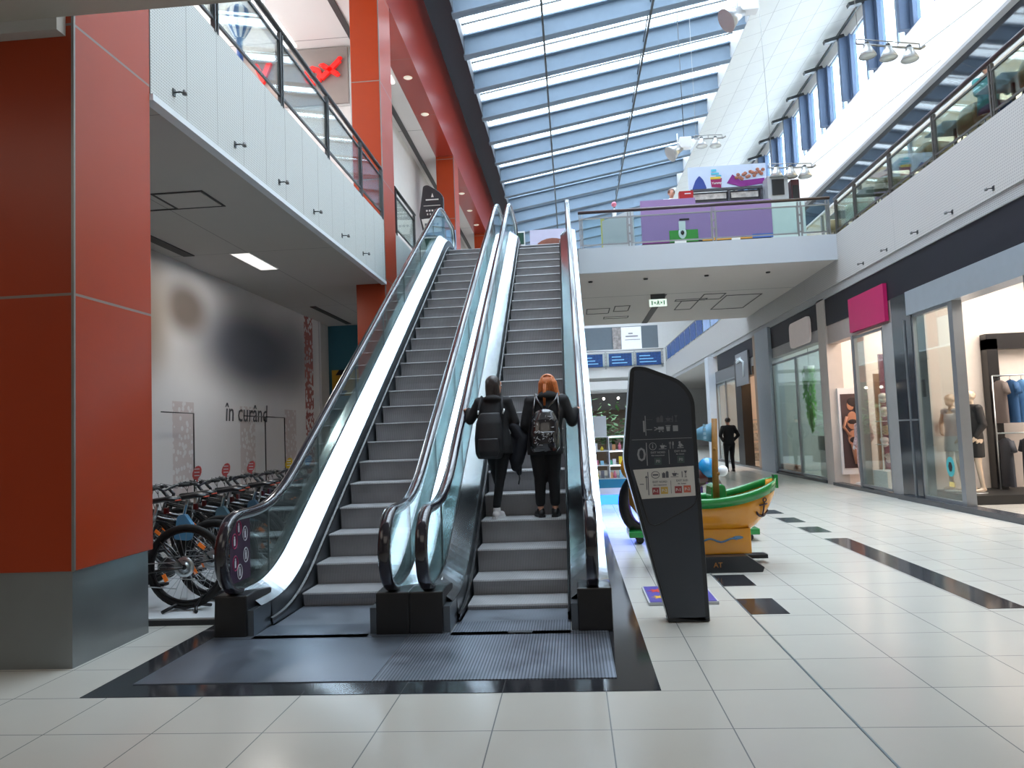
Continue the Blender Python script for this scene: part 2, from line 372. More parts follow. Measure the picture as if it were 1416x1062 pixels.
# ------------------------------------------------------------------ setting: bridge and far end
BR = mat('bridge_fascia', (.52, .56, .61), .5, var=.01)
BS = grid_mat('bridge_soffit', (.60, .57, .54), (.2, .2, .2), [(1, 21.25, 30)], rough=.6, width=.04)
struct('floor_bridge', MB().box(-3.6, 6.30, 17.83, 26.9, 5.3, ZF), [BS])
struct('trim_67', MB().box(.33, 6.30, 17.78, 17.84, 5.28, 5.88), BR)
pn = MB()
for x0, x1, y0, y1 in ((.6, 1.3, 23.2, 24.2), (1.45, 1.9, 22.9, 23.9), (3.4, 3.9, 22.6, 24.2), (3.9, 4.5, 21.6, 22.5), (3.2, 4.1, 22.3, 22.55), (1.2, 2.0, 25.0, 25.4), (4.6, 5.6, 22.0, 24.5)):
    for a, b, c, d in ((x0, x1, y0, y0+.05), (x0, x1, y1, y1+.05), (x0, x0+.03, y0, y1), (x1, x1+.03, y0, y1)): pn.box(a, b, c, d, 5.29, 5.302)
struct('trim_68', pn, mat('panel_gap', (.06, .06, .06), .6))
struct('trim_69', MB().box(2.62, 2.82, 21.3, 26.9, 5.285, 5.302), mat('dark_slot', (.05, .045, .045), .5))
struct('wall_back', MB().box(-12, 16, 62, 62.3, 0, 16), mat('far_wall', (.62, .62, .62), .6))
struct('wall_near', MB().box(-12, 16, -6.3, -6, 0, 6), mat('near_wall', (.5, .5, .5), .6))
struct('wall_near_upper', MB().box(-12, 16, .7, 1, ZF, 16), WHITE)
struct('wall_teal', MB().box(-6.5, -3.7, 19.9, 20.1, 0, ZS), mat('hoarding_teal', srgb(50, 108, 125), .5))

area('near_fill_light', (.5, -1.5, 4.72), (7, 5), 85, (1, .93, .84))  # two added fill lights, warming the foreground floor and column fronts
area('near_fill_light', (-5.5, 2.0, 4.72), (3, 3), 30, (1, .90, .80))
# ------------------------------------------------------------------ escalators
SL, YA, YE = .5925, 6.9, 6.9+5.85/.5925
def zp(y):
    if y < YA-.5: return 0
    if y < YA+.5: return SL*(y-YA+.5)**2/2
    if y < YE-.5: return SL*(y-YA)
    if y < YE+.5: return 5.85-SL*(YE+.5-y)**2/2
    return 5.85
def ysamp(a, b, n=70):
    ys = [a]+[YA-.5+.1*i for i in range(11)]+[YA+.5+(YE-YA-1)*i/8 for i in range(1, 8)]+[YE-.5+.1*i for i in range(11)]+[b]
    return sorted({round(y, 4) for y in ys if a <= y <= b})
def sweep_yz(mb, path, prof, x, smooth=True):
    """path of (y,z); prof of (dx, dn): dn along the path's normal"""
    rows = []
    for i, (y, z) in enumerate(path):
        a = path[max(i-1, 0)]; b = path[min(i+1, len(path)-1)]
        t = Vector((b[0]-a[0], b[1]-a[1])); t.normalize(); nn = Vector((-t.y, t.x))
        rows.append([(x+dx, y+nn.x*dn, z+nn.y*dn) for dx, dn in prof])
    mb.grid(rows, smooth, closed=True); return mb
RIB = ribbed_mat('escalator_floor_plate', (.34, .38, .45), (.16, .18, .22), 0, .022, rough=.33, metal=.75)
RIBP = ribbed_mat('escalator_floor_plate_plain', (.24, .28, .34), (.21, .245, .30), 0, .01, rough=.35, metal=.75)
TREAD = ribbed_mat('step_tread', (.50, .50, .51), (.22, .22, .23), 0, .012, rough=.45, metal=.3)
RISER = ribbed_mat('step_riser', (.34, .325, .335), (.22, .21, .215), 0, .016, rough=.5, metal=.3)
STK = mat('sticker_blue', srgb(40, 110, 190), .4); STW = mat('sticker_white', (.8, .82, .85), .4); STR = mat('sticker_red', srgb(190, 60, 60), .4)
CLAD = mat('truss_cladding_dark', (.06, .07, .08), .35, .6)
def escalator(cx, nose, label, plate):
    t = thing('escalator', label, 'escalator', (cx, 6, 0), 'pair of escalators up to the first floor')
    for k in range(27):
        y0 = nose+.4*k
        if y0 > YE+.1: break
        z1 = zp(y0+.05); z0 = zp(y0-.35) if k else 0
        s = MB(); s.mi = 1
        d = .012 if z1-z0 > .1 else .002
        s.prism([(y0, z1-.012), (y0+d, z1-.02), (y0+d*2.2, (z0+z1)/2), (y0+d*3, z0-.03), (y0+.2, z0-.05), (y0+.44, z1-.012)], 0, cx-.445, cx+.445); s.mi = 0
        s.prism([(y0-.004, z1-.014), (y0+.002, z1), (y0+.42, z1), (y0+.42, z1-.014)], 0, cx-.445, cx+.445)
        s.build('step', [TREAD, RISER], t)
    MB().box(cx-.445, cx+.445, 6.33, nose+.02, -.02, .006).build('comb_plate', ribbed_mat('comb_plate_metal', (.36, .40, .46), (.22, .25, .3), 0, .012, rough=.35, metal=.7), t)
    x0, x1, m = plate
    p = MB(); p.box(x0, x1, 4.85, 5.90, 0, .008); p.box(cx-.47, cx+.47, 5.91, 6.33, 0, .008); p.box(x0, x1, 5.905, 6.0, 0, .008); p.build('landing_plate', m, t)
    MB().box(cx-.47, cx+.47, YE+.35, 18.2, 5.84, 5.862).build('upper_landing_plate', RIB, t)
    if m is RIB: MB().box(cx-.02, cx+.17, 5.94, 5.99, .008, .013).build('nameplate', mat('plate_dark', (.08, .09, .1), .4), t)
    # truss body
    ys = ysamp(6.02, 18.5)
    top = [(y, max(zp(y)-.42, .02)-.03) for y in ys]; bot = [(y, max(0, zp(y)-1.0)) for y in ys if y > 6.3][::-1]
    bot = [(18.5, 5.3)]+[(y, z) for y, z in bot if y < 17.7]+[(6.3, 0)]
    for sx, nm in ((-1, 'side_cladding'), (1, 'side_cladding')):
        a, b = cx+sx*.70, cx+sx*.795
        q = MB(); q.prism([(y, zp(y)+.27) for y in ysamp(6.35, 18.35)]+[(18.35, 5.3)]+[(y, z) for y, z in bot if 6.3 < y < 17.7]+[(6.35, 0)], 0, a, b); q.build('side_cladding', CLAD, t)
        d = MB(); sweep_yz(d, [(y, zp(y)) for y in ysamp(6.16, 18.45)], [(sx*.66, .335), (sx*.80, .30), (sx*.80, .275), (sx*.66, .275)], cx, False); d.build('outer_decking', DECK, t)
    b = MB(); b.prism(top+bot, 0, cx-.70, cx+.70); b.build('truss', CLAD, t)
    for sx in (-1, 1):
        hx = cx+sx*.655
        # handrail loop
        loop = [(6.12+.31*math.cos(a), .66+.31*math.sin(a)) for a in [math.radians(270-i*15) for i in range(0, 12)]]
        path = loop+[(y, zp(y)+.97) for y in ysamp(6.12, 18.5)]+[(18.5+.31*math.cos(a), 5.85+.66+.31*math.sin(a)) for a in [math.radians(90-i*15) for i in range(1, 13)]]
        h = MB(); sweep_yz(h, path, [(-.05, -.012), (-.045, .022), (-.025, .034), (.025, .034), (.045, .022), (.05, -.012), (.035, -.02), (-.035, -.02)], hx); h.build('handrail', RUBBER, t)
        e = MB(); sweep_yz(e, path[2:-2], [(-.016, -.045), (-.016, -.022), (.016, -.022), (.016, -.045)], hx); e.build('handrail_guide', STEEL, t)
        # glass balustrade
        rows = []
        ys2 = [5.86, 5.92, 6.0, 6.08]+ysamp(6.12, 18.5)+[18.6, 18.7, 18.76]
        ed = lambda y: 0 if 6.12 <= y <= 18.5 else (1 if y < 6.12 else 2)
        for y in ys2:
            if ed(y) == 0: ztop = zp(y)+.94; zbot = zp(y)+.29
            elif ed(y) == 1: hh = math.sqrt(max(0, .28**2-(6.12-y)**2)); ztop = .66+hh; zbot = max(.66-hh, .29)
            else: hh = math.sqrt(max(0, .28**2-(y-18.5)**2)); ztop = 6.51+hh; zbot = max(6.51-hh, 6.14)
            rows.append([(hx-.006, y, zbot), (hx+.006, y, zbot), (hx+.006, y, ztop), (hx-.006, y, ztop)])
        g = MB(); g.grid(rows, False, closed=True); gl = g.build('glass_balustrade', GLASS, t)
        for y in (6.75, 8.15, 9.7, 11.25, 12.8, 14.35, 15.9, 17.4): MB().box(hx-.008, hx+.008, y-.004, y+.004, zp(y)+.3, zp(y)+.94).build('glass_joint', mat('joint_seal', (.12, .16, .17), .5), gl)
        # inner decking: inclined polished plate, then skirt down to the steps
        d = MB(); sweep_yz(d, [(y, zp(y)) for y in ysamp(6.16, 18.45)], [(sx*.645, .345), (sx*.645, .32), (sx*.49, .205), (sx*.478, .215)], cx, False); d.build('inner_decking', DECK, t)
        e = MB(); sweep_yz(e, [(y, zp(y)) for y in ysamp(6.16, 18.45)], [(sx*.663, .35), (sx*.647, .35), (sx*.647, .30), (sx*.663, .30)], cx, False); e.build('glass_clamp', mat('clamp_dark', (.03, .035, .04), .3, .5), t)
        k = MB(); rows = []
        for y in ysamp(6.36, 18.2): rows.append([(cx+sx*.478, y, zp(y)+.21), (cx+sx*.462, y, max(0, zp(y)-.30)), (cx+sx*.50, y, max(0, zp(y)-.30)), (cx+sx*.50, y, zp(y)+.21)])
        k.grid(rows, False, closed=True); k.build('skirt_panel', mat('skirt_steel', (.16, .18, .2), .3, .85), t)
        e = MB(); sweep_yz(e, [(y, zp(y)) for y in ysamp(6.3, 18.0)], [(sx*.462, .045), (sx*.462, .085), (sx*.445, .075), (sx*.445, .05)], cx, False); e.build('skirt_brush', BLACK, t)
        MB().box(cx+sx*.478, cx+sx*.655, 6.0, 6.5, 0, .21).build('skirt_end', mat('skirt_steel', (.16, .18, .2), .3, .85), t)
        nb = MB(); xa, xb = sorted((cx+sx*.53, cx+sx*.80)); nb.prism([(5.97, 0), (5.99, .33), (6.2, .335), (6.5, .30), (6.5, 0)], 0, xa, xb); nb.build('newel_base', BLACK, t, bevel=.012)
        nb = MB(); nb.prism([(18.3, 5.85), (18.3, 6.16), (18.72, 6.16), (18.74, 5.85)], 0, xa, xb); nb.build('newel_base', BLACK, t, bevel=.012)
        # safety sticker on the decking
        def onp(u, y): return (cx+sx*(.49+(.645-.49)*u), y, zp(y)+.21+(.34-.21)*u+.004)
        if sx == -1 or cx > -1:
            s = MB(); s.quad(onp(.12, 6.42), onp(.88, 6.42), onp(.88, 6.66), onp(.12, 6.66)); o = s.build('safety_sticker', STW, t)
            s = MB()
            for i in range(3): s.quad(*[Vector(onp(u, y))+Vector((0, 0, .002)) for u, y in ((.2, 6.5+i*.05), (.8, 6.5+i*.05), (.8, 6.54+i*.05), (.2, 6.54+i*.05))])
            s.build('pictogram', STK, o)
            s = MB(); s.quad(*[Vector(onp(u, y))+Vector((0, 0, .002)) for u, y in ((.25, 6.435), (.7, 6.435), (.7, 6.48), (.25, 6.48))]); s.build('pictogram', STR, o)
    return t
esc_l = escalator(-2.15, 7.02, 'empty grey-stepped escalator next to the bicycles', (-2.95, -1.352, RIBP))
esc_r = escalator(-.55, 6.75, 'escalator with two people in black riding up', (-1.346, .208, RIB))
# safety picture column on the outer left glass panel
gp = MB(); gp.box(-2.80, -2.798, 5.96, 6.34, .42, .92); dk = gp.build('safety_notice', mat('notice_purple', (.035, .012, .04), .4), esc_l)
q = MB()
for i, (yy, zz, r) in enumerate(((6.12, .86, 1), (6.24, .80, 0), (6.04, .76, 1), (6.25, .62, 0), (6.05, .58, 1), (6.13, .50, 0))):
    pts = [( -2.796, yy+.045*math.cos(a*PI/8), zz+.06*math.sin(a*PI/8)) for a in range(16)]
    q.mi = r; q.tube(pts, .004, 4, closed=True); q.mi = 0; q.box(-2.797, -2.795, yy-.012, yy+.012, zz-.035, zz+.02); q.ball((-2.796, yy, zz+.03), (.002, .01, .01), 8, 6)
q.build('pictogram', [mat('pict_white', (.6, .6, .65), .5), mat('pict_red', (.45, .03, .12), .5)], dk)
# ------------------------------------------------------------------ railings
PANE = glass('railing_glass', (.86, .91, .90), -.04)
def railing(axis, c, a, b, z, htop, posts, label, m=RAILGREY, hm=None, group=None, inw=0.0):
    """axis 1: runs along Y at x=c; axis 0: runs along X at y=c"""
    P = (lambda u, v, zz: (c+v, u, zz)) if axis == 1 else (lambda u, v, zz: (u, c+v, zz))
    t = thing('glass_railing', label, 'railing', P((a+b)/2, 0, z), group)
    def bx(mb, u0, u1, v0, v1, z0, z1):
        p, q = P(u0, v0, z0), P(u1, v1, z1); mb.box(p[0], q[0], p[1], q[1], p[2], q[2]); return mb
    for u in posts:
        p = MB(); bx(p, u-.045, u-.02, -.02, .03, z-.04, htop-.05); bx(p, u+.02, u+.045, -.02, .03, z-.04, htop-.05)
        for k in range(4): bx(p, u-.025, u+.025, -.01, .02, z+.12+k*.2, z+.16+k*.2)
        p.build('post', m, t)
    h = MB(); pts = [P(a, 0, htop), P(b, 0, htop)]; h.tube(pts, .038, 10); h.build('handrail', hm or m, t)
    us = [a]+[u for u in posts if a+.1 < u < b-.1]+[b]
    for u0, u1 in zip(us, us[1:]):
        g = MB(); bx(g, u0+.06, u1-.06, -.006, .006, z+.12, htop-.17); g.build('glass_panel', PANE, t)
        f = MB()
        bx(f, u0+.045, u1-.045, -.015, .015, z+.09, z+.12); bx(f, u0+.045, u1-.045, -.015, .015, htop-.17, htop-.14)
        bx(f, u0+.05, u0+.07, -.012, .012, z+.12, htop-.17); bx(f, u1-.07, u1-.05, -.012, .012, z+.12, htop-.17)
        f.build('panel_frame', m, t)
    return t
railing(1, -3.62, 5.3, 14.66, 5.98, 6.98, [5.65, 7.52, 9.36, 11.24, 13.12, 14.6], 'long glass and grey metal railing above the perforated balcony, in front of red lettering', DARKST)
railing(1, -3.62, 15.78, 17.9, 5.98, 6.98, [15.85, 17.8], 'short glass railing just past the second orange column, beside the upper totem', DARKST)
railing(0, 17.84, .36, 6.22, 5.86, 6.76, [.42, 1.57, 3.54, 5.52, 6.16], 'glass railing with dark handrail along the white bridge, in front of the purple kiosk', RAILGREY, mat('handrail_brown', (.05, .03, .035), .3))
railing(1, 6.33, 5.3, 17.84, 5.86, 6.72, [5.9, 7.7, 9.5, 11.25, 13.02, 14.82, 16.63, 17.78], 'long glass railing of the food court gallery on the grey perforated balcony', mat('rail_brown_grey', (.10, .095, .09), .45, .4), mat('handrail_brown', (.05, .03, .035), .3))
far = railing(1, 6.33, 27.0, 50.0, 5.86, 6.80, [27+1.9*i for i in range(13)], 'distant gallery railing hung with blue banners beyond the bridge', RAILGREY)
BLUEP = mat('banner_blue', srgb(38, 72, 128), .5, emit=.12, var=.95, scale=6); PALEP = mat('banner_pale', srgb(150, 175, 215), .5, var=.3, scale=2)
for i in range(11):
    b = MB().box(6.27, 6.285, 28.0+1.9*i+.08, 28.0+1.9*i+1.72, 5.92, 6.72).build('hanging_banner', BLUEP if i > 3 else PALEP)
    tag(b, 'printed banner hung on the distant gallery railing', 'banner', 'banners on the distant gallery railing')
struct('floor_far_bridge', MB().box(-3.6, 6.3, 50, 58, 5.0, ZF), WHITE)
rl = railing(0, 49.95, .6, 6.2, 5.6, 6.75, [.7, 2.4, 4.3, 6.1], 'glass railing of the far white bridge, behind blue banners', RAILGREY)
for i, (x0, x1) in enumerate(((.9, 2.2), (2.6, 4.1), (4.4, 6.0))):
    b = MB().box(x0, x1, 49.82, 49.85, 5.72, 6.55).build('bridge_banner', BLUEP)
    tag(b, ['blue banner at the left end of the far bridge', 'middle blue banner with pale print on the far bridge', 'blue banner at the right end of the far bridge'][i], 'banner', 'blue banners on the far bridge')
    s = MB()
    for k in range(3): s.box(x0+.2, x1-.3-.2*k, 49.81, 49.82, 5.9+.2*k, 5.96+.2*k)
    s.build('banner_print', mat('banner_print', srgb(130, 190, 230), .5, emit=.3), b)
s = MB()
s.box(-3.6, 6.3, 49.8, 50.1, 4.2, 4.75); s.box(-3.6, 6.3, 51, 51.5, 3.5, 4.2); struct('trim_100', s, WHITE)
struct('trim_101', MB().box(-3.6, 6.25, 53.0, 53.4, 7.2, 8.75), mat('far_grey_band', srgb(98, 108, 116), .5))
t = thing('poster_banner', 'black and white advertising banner hanging across the far grey band', 'banner', (4.3, 52.9, 7.1))
MB().box(3.7, 5.1, 52.93, 52.98, 7.15, 8.7).build('white_sheet', mat('sheet_white', (.8, .8, .84), .5, emit=.15), t)
s = MB(); s.box(3.1, 3.68, 52.93, 52.98, 7.15, 8.7); s.build('photo_sheet', mat('photo_grey', (.3, .27, .26), .5, var=.9, scale=5), t)
s = MB(); s.box(4.2, 4.5, 52.91, 52.93, 8.2, 8.27); s.box(4.0, 4.85, 52.91, 52.93, 8.0, 8.07); s.box(3.95, 5.0, 52.91, 52.93, 7.78, 7.81); s.build('print_lines', mat('ink', (.2, .2, .22), .5), t)
# dark plant hall below the far bridge
t = thing('indoor_garden', 'leafy planting in the dim hall beyond the white kiosk', 'plants', (1.6, 30, 0))
MB().box(.5, 3.4, 29.6, 30.6, 0, 1.0).build('planter', mat('planter_wood', (.12, .08, .05), .6), t)
lf = MB()
struct('wall_dim_backdrop', MB().box(-3.5, 4.6, 36.42, 36.6, 0, 3.3), mat('dim_hall_backdrop', (.10, .07, .05), .6, var=.7, scale=1.5))  # added dark backdrop, its colour stands for the dim hall behind
for i in range(620):
    x, y, z = R.uniform(.5, 3.4), R.uniform(29.6, 30.6), 1.0+abs(R.gauss(0, .6)); a = R.uniform(0, 6.3); s_ = R.uniform(.08, .22)
    d1 = Vector((math.cos(a), math.sin(a), R.uniform(-.5, .8)))*s_; d2 = Vector((-math.sin(a), math.cos(a), R.uniform(-.4, .4)))*s_*.4
    p = Vector((x, y, z)); lf.quad(p-d1, p-d2, p+d1, p+d2)
lf.build('foliage', mat('leaf_green', (.10, .25, .07), .5, var=.6, scale=2), t)
struct('trim_102', MB().box(-3.5, 4.6, 36, 36.4, 2.5, 3.3), mat('dark_beam', (.05, .045, .04), .6))
for i in range(5):
    o = MB().ball((.7+.55*i, 29, 2.75), .05, 10, 8).build('hanging_bulb', emis('bulb_warm', (1, .9, .75), 8)); tag(o, 'small bare bulb hanging in the dim garden hall', 'light bulb', 'row of bare bulbs in the far hall')

# fascia hook lamps
def hook(x, y, z, d):
    t = thing('fascia_spotlight', '', 'spotlight', (x, y, z))
    b = MB(); b.box(x, x+d*.01, y-.022, y+.022, z-.035, z+.035); b.build('wall_plate', DARKST, t)
    b = MB(); b.tube([(x, y, z), (x+d*.07, y, z), (x+d*.09, y, z-.01)], .008, 6); b.build('arm', DARKST, t)
    b = MB(); b.lathe([(0, .022), (.018, .022), (.023, -.022), (0, -.02)], (x+d*.11, y, z-.01), 10); b.build('lamp_head', mat('lamp_grey', (.2, .2, .2), .4, .6), t)
    return t
for i, y in enumerate((6.634, 7.93, 9.2, 10.5, 11.85, 13.09)):
    o = hook(-3.6, y, 4.88, 1); o['group'] = 'hook spotlights along the left balcony'
    o['label'] = 'small hooked spotlight on the perforated balcony by the orange column' if i == 0 else 'small hooked spotlight in the row on the perforated balcony face'
    if i == 0: del o['group']
for y in (8.9, 10.15, 11.36, 12.56, 13.8, 15.12, 16.32):
    o = hook(6.30, y, 4.86, -1); o['group'] = 'hook spotlights along the food court balcony'; o['label'] = 'small hooked spotlight low on the grey food court balcony'
# small ceiling things under the bridge
for i, x in enumerate((.62, 2.0, 3.5, 5.0)):
    o = MB().lathe([(0, -.03), (.05, -.03), (.06, 0), (0, 0)], (x, 18.9, 5.3), 12).build('soffit_spotlight', BLACK); tag(o, 'small dark spotlight in the underside of the bridge', 'spotlight', 'row of dark spotlights under the bridge')
def exit_sign(x, y, z):
    t = thing('exit_sign', 'green and white lit emergency exit sign hanging under the bridge', 'sign', (x, y, z))
    MB().box(x-.24, x+.24, y-.03, y+.03, z, z+.2).build('light_box', mat('exit_white', (.85, 1, .9), .4, emit=.8), t)
    g = mat('exit_green', srgb(20, 120, 70), .4, emit=.2); s = MB()
    s.box(x-.18, x-.15, y-.035, y-.03, z+.04, z+.16); s.box(x+.15, x+.18, y-.035, y-.03, z+.04, z+.16)
    s.ball((x, y-.033, z+.15), (.018, .004, .018), 8, 6); s.obox((x, y-.033, z+.1), (.04, .006, .07), (0, .3, 0)); s.obox((x-.03, y-.033, z+.055), (.05, .006, .018), (0, .8, 0)); s.obox((x+.03, y-.033, z+.055), (.05, .006, .018), (0, -.6, 0))
    for sx in (-1, 1): s.prism([(x+sx*.12, z+.10), (x+sx*.07, z+.14), (x+sx*.07, z+.06)], 1, y-.036, y-.03)
    s.build('running_man_symbol', g, t)
    MB().box(x-.2, x+.2, y-.02, y+.02, z+.2, 5.30).build('hanger', DARKST, t)
exit_sign(2.55, 21.2, 4.95)
# left soffit light panel, slots, access hatch
t = thing('ceiling_light', 'white rectangular light panel in the grey soffit above the bicycles', 'ceiling light', (-5.27, 12.3, 4.64))
MB().box(-5.42, -5.12, 11.73, 12.93, 4.645, 4.66).build('diffuser', emis('panel_glow', (1, .97, .93), 1.0), t)
MB().box(-5.44, -5.10, 11.71, 12.95, 4.65, 4.6595).build('frame', WHITE, t)
area('soffit_lamp', (-5.27, 12.3, 4.6), (.3, 1.2), 45, (1, .95, .9))
s = MB(); s.box(-6.2, -6.02, 9.5, 11.7, 4.645, 4.659); s.box(-5.9, -5.76, 16.8, 19.6, 4.645, 4.659)
s2 = s.build('air_slot', mat('slot_dark', (.04, .04, .04), .6), kind='structure'); s2.name = 'trim_103'
t = thing('access_hatch', 'square access hatch outlined in the grey soffit beside the balcony', 'hatch', (-4.7, 9.0, 4.65))
MB().box(-4.99, -4.41, 8.73, 9.29, 4.65, 4.659).build('hatch_door', SOFFIT, t)
s = MB()
for a, b, c, d in ((-5.03, -4.37, 8.69, 8.72), (-5.03, -4.37, 9.3, 9.33), (-5.03, -5.0, 8.7, 9.32), (-4.40, -4.37, 8.7, 9.32), (-5.8, -5.03, 9.3, 9.33)): s.box(a, b, c, d, 4.65, 4.659)
s.build('hatch_gap', mat('slot_dark', (.04, .04, .04), .6), t)
# beam downlights
for y in (19, 21.3, 26.5, 28.7, 31, 33.2, 36.5, 39, 42):
    o = MB().lathe([(0, -.02), (.09, -.02), (.12, 0), (0, 0)], (-3.9, y, 11), 14).build('downlight', mat('downlight_glow', (1, .85, .7), .4, emit=.25)); tag(o, 'round downlight in the underside of the red beam', 'downlight', 'downlights in the red beam')
# upper left ceiling lights
for y in (9.8, 11.8, 13.8, 15.7):
    o = MB().box(-6.5, -6.15, y, y+1.3, 10.96, 10.999).build('strip_light', emis('strip_glow', (1, 1, 1), 2.5)); tag(o, 'white strip light in the upper left ceiling', 'ceiling light', 'strip lights in the upper left ceiling')
o = MB().box(-4.65, -4.3, 18.2, 19.2, 10.96, 11).build('square_light', emis('strip_glow', (1, 1, 1), 2.5)); tag(o, 'square white ceiling light between the orange columns', 'ceiling light')
area('upper_left_lamp', (-8.5, 12, 10.8), (4, 10), 320, (1, .84, .78))
# red lettering on the upper shop
t = thing('shop_lettering', 'glowing red shop lettering on the taupe fascia behind the upper railing', 'sign', (-6, 17.1, 9.9))
RED = mat('red_letters', srgb(225, 25, 20), .3, emit=.5)
text_mesh('V', .62, RED, t, (-7.22, 17.08, 10.2), (1, 0, 0), (0, 0, 1), name='letter', depth=.05, bold=.03)
text_mesh('O', .55, RED, t, (-6.02, 17.08, 10.08), (1, 0, 0), (0, 0, 1), name='letter', depth=.05, bold=.03)
s = MB(); FX = lambda dx, dz: (-5.36+.58*dx, 17.05, 10.38+.58*dz)
s.obox(FX(0, 0), (.62, .08, .11), (0, -.75, 0)); s.obox(FX(-.02, -.02), (.44, .08, .11), (0, .6, 0)); s.ball(FX(.40, .44), (.065, .04, .05), 10, 8); s.ball(FX(-.36, .2), (.08, .04, .05), 10, 8); s.ball(FX(.3, -.25), (.06, .04, .05), 10, 8); s.obox(FX(.27, .3), (.18, .06, .05), (0, -.9, 0))
s.build('letter', RED, t)
# striped balloon ornament
t = thing('balloon_ornament', 'blue and white striped balloon shaped ornament behind the upper left railing', 'ornament', (-6.0, 13.5, ZF+.01))
s = MB()
prof = [(.0, .62), (.2, .58), (.36, .42), (.42, .2), (.36, -.05), (.22, -.3), (.16, -.42), (.0, -.42)]
n_ = 16; rows = [[Vector((-6.0+r*math.cos(k*2*PI/n_), 13.5+r*math.sin(k*2*PI/n_), 9.55+z*.62)) for k in range(n_)] for r, z in [(r*.62, z) for r, z in prof]]
for A, B in zip(rows, rows[1:]):
    for k in range(n_): s.mi = k % 2; s.quad(A[k], A[(k+1) % n_], B[(k+1) % n_], B[k])
s.build('envelope', [mat('stripe_blue', srgb(40, 80, 140), .5), mat('stripe_white', (.8, .82, .85), .5)], t)
MB().cyl((-6, 13.5, ZF+.005), (-6, 13.5, 9.32), .06, 12).build('stand', mat('stripe_blue', srgb(40, 80, 140), .5), t)

# ------------------------------------------------------------------ hoarding graphics on the left wall
t = thing('hoarding', 'pale shopfront hoarding with handwritten in curând lettering behind the bicycles', 'hoarding', (-6.45, 13, 0))
hm, hnt, hb = _new('hoarding_print')
g = hnt.nodes.new('ShaderNodeNewGeometry'); spx = hnt.nodes.new('ShaderNodeSeparateXYZ'); hnt.links.new(g.outputs['Position'], spx.inputs[0])
def blob_mask(cy, cz, ry, rz):
    a = nodes_math(hnt, 'DIVIDE', nodes_math(hnt, 'SUBTRACT', spx.outputs[1], cy), ry); b = nodes_math(hnt, 'DIVIDE', nodes_math(hnt, 'SUBTRACT', spx.outputs[2], cz), rz)
    d = nodes_math(hnt, 'SQRT', nodes_math(hnt, 'ADD', nodes_math(hnt, 'MULTIPLY', a, a), nodes_math(hnt, 'MULTIPLY', b, b)))
    r = hnt.nodes.new('ShaderNodeMapRange'); r.interpolation_type = 'SMOOTHSTEP'; r.inputs[1].default_value = 1.15; r.inputs[2].default_value = .3; hnt.links.new(d, r.inputs[0]); return r.outputs[0]
no = hnt.nodes.new('ShaderNodeTexNoise'); no.inputs['Scale'].default_value = 1.3; hnt.links.new(g.outputs['Position'], no.inputs['Vector'])
cur = None
def over(base, fac, col):
    mx = hnt.nodes.new('ShaderNodeMix'); mx.data_type = 'RGBA'; hnt.links.new(fac, mx.inputs[0])
    if isinstance(base, tuple): mx.inputs[6].default_value = base
    else: hnt.links.new(base, mx.inputs[6])
    mx.inputs[7].default_value = col; return mx.outputs[2]
cur = over((.70, .70, .71, 1), nodes_math(hnt, 'MULTIPLY', no.outputs['Fac'], .25), (.42, .42, .45, 1))
cur = over(cur, blob_mask(15.0, 3.45, 3.4, 1.1), (.10, .11, .145, 1)); cur = over(cur, blob_mask(12.2, 3.9, 1.0, .6), (.14, .115, .10, 1)); cur = over(cur, blob_mask(10.9, 3.7, 1.0, 1.4), (.36, .30, .25, 1)); cur = over(cur, nodes_math(hnt, 'MULTIPLY', blob_mask(17.2, 3.6, 1.6, 1.2), .6), (.12, .13, .16, 1))
wv = hnt.nodes.new('ShaderNodeTexVoronoi'); wv.inputs['Scale'].default_value = 9; hnt.links.new(g.outputs['Position'], wv.inputs['Vector'])
band = nodes_math(hnt, 'MULTIPLY', nodes_math(hnt, 'LESS_THAN', nodes_math(hnt, 'ABSOLUTE', nodes_math(hnt, 'SUBTRACT', spx.outputs[1], 18.2)), .3), nodes_math(hnt, 'GREATER_THAN', wv.outputs['Distance'], .42))
cur = over(cur, band, (.32, .10, .09, 1))
for cy in (12.1, 14.6, 16.9):
    bnd = nodes_math(hnt, 'MULTIPLY', nodes_math(hnt, 'LESS_THAN', nodes_math(hnt, 'ABSOLUTE', nodes_math(hnt, 'SUBTRACT', spx.outputs[1], cy)), .35), nodes_math(hnt, 'MULTIPLY', nodes_math(hnt, 'GREATER_THAN', wv.outputs['Distance'], .38), nodes_math(hnt, 'LESS_THAN', spx.outputs[2], 2.3)))
    cur = over(cur, nodes_math(hnt, 'MULTIPLY', bnd, .4), (.38, .25, .24, 1))
hnt.links.new(cur, hb.inputs['Base Color']); hb.inputs['Roughness'].default_value = .5
MB().box(-6.498, -6.45, 6.0, 18.95, 0, 4.655).build('printed_sheet', hm, t)
text_mesh('în curând', .52, mat('grey_ink', (.07, .07, .08), .6), t, (-6.44, 13.6, 2.0), (0, 1, 0), (0, 0, 1), shear=.1)
s = MB().box(-6.498, -6.42, 18.95, 19.05, 0, 4.655); s.build('edge_strip', mat('strip_white', (.6, .6, .62), .5), t)
t = thing('hazard_hoarding', 'teal hoarding with two yellow and black hazard bands behind the orange column', 'hoarding', (-5.2, 19.85, 0))
s = MB(); s.box(-6.4, -3.7, 19.86, 19.898, 0, 4.655); s.build('panel', mat('hoarding_teal', srgb(50, 108, 125), .5), t)
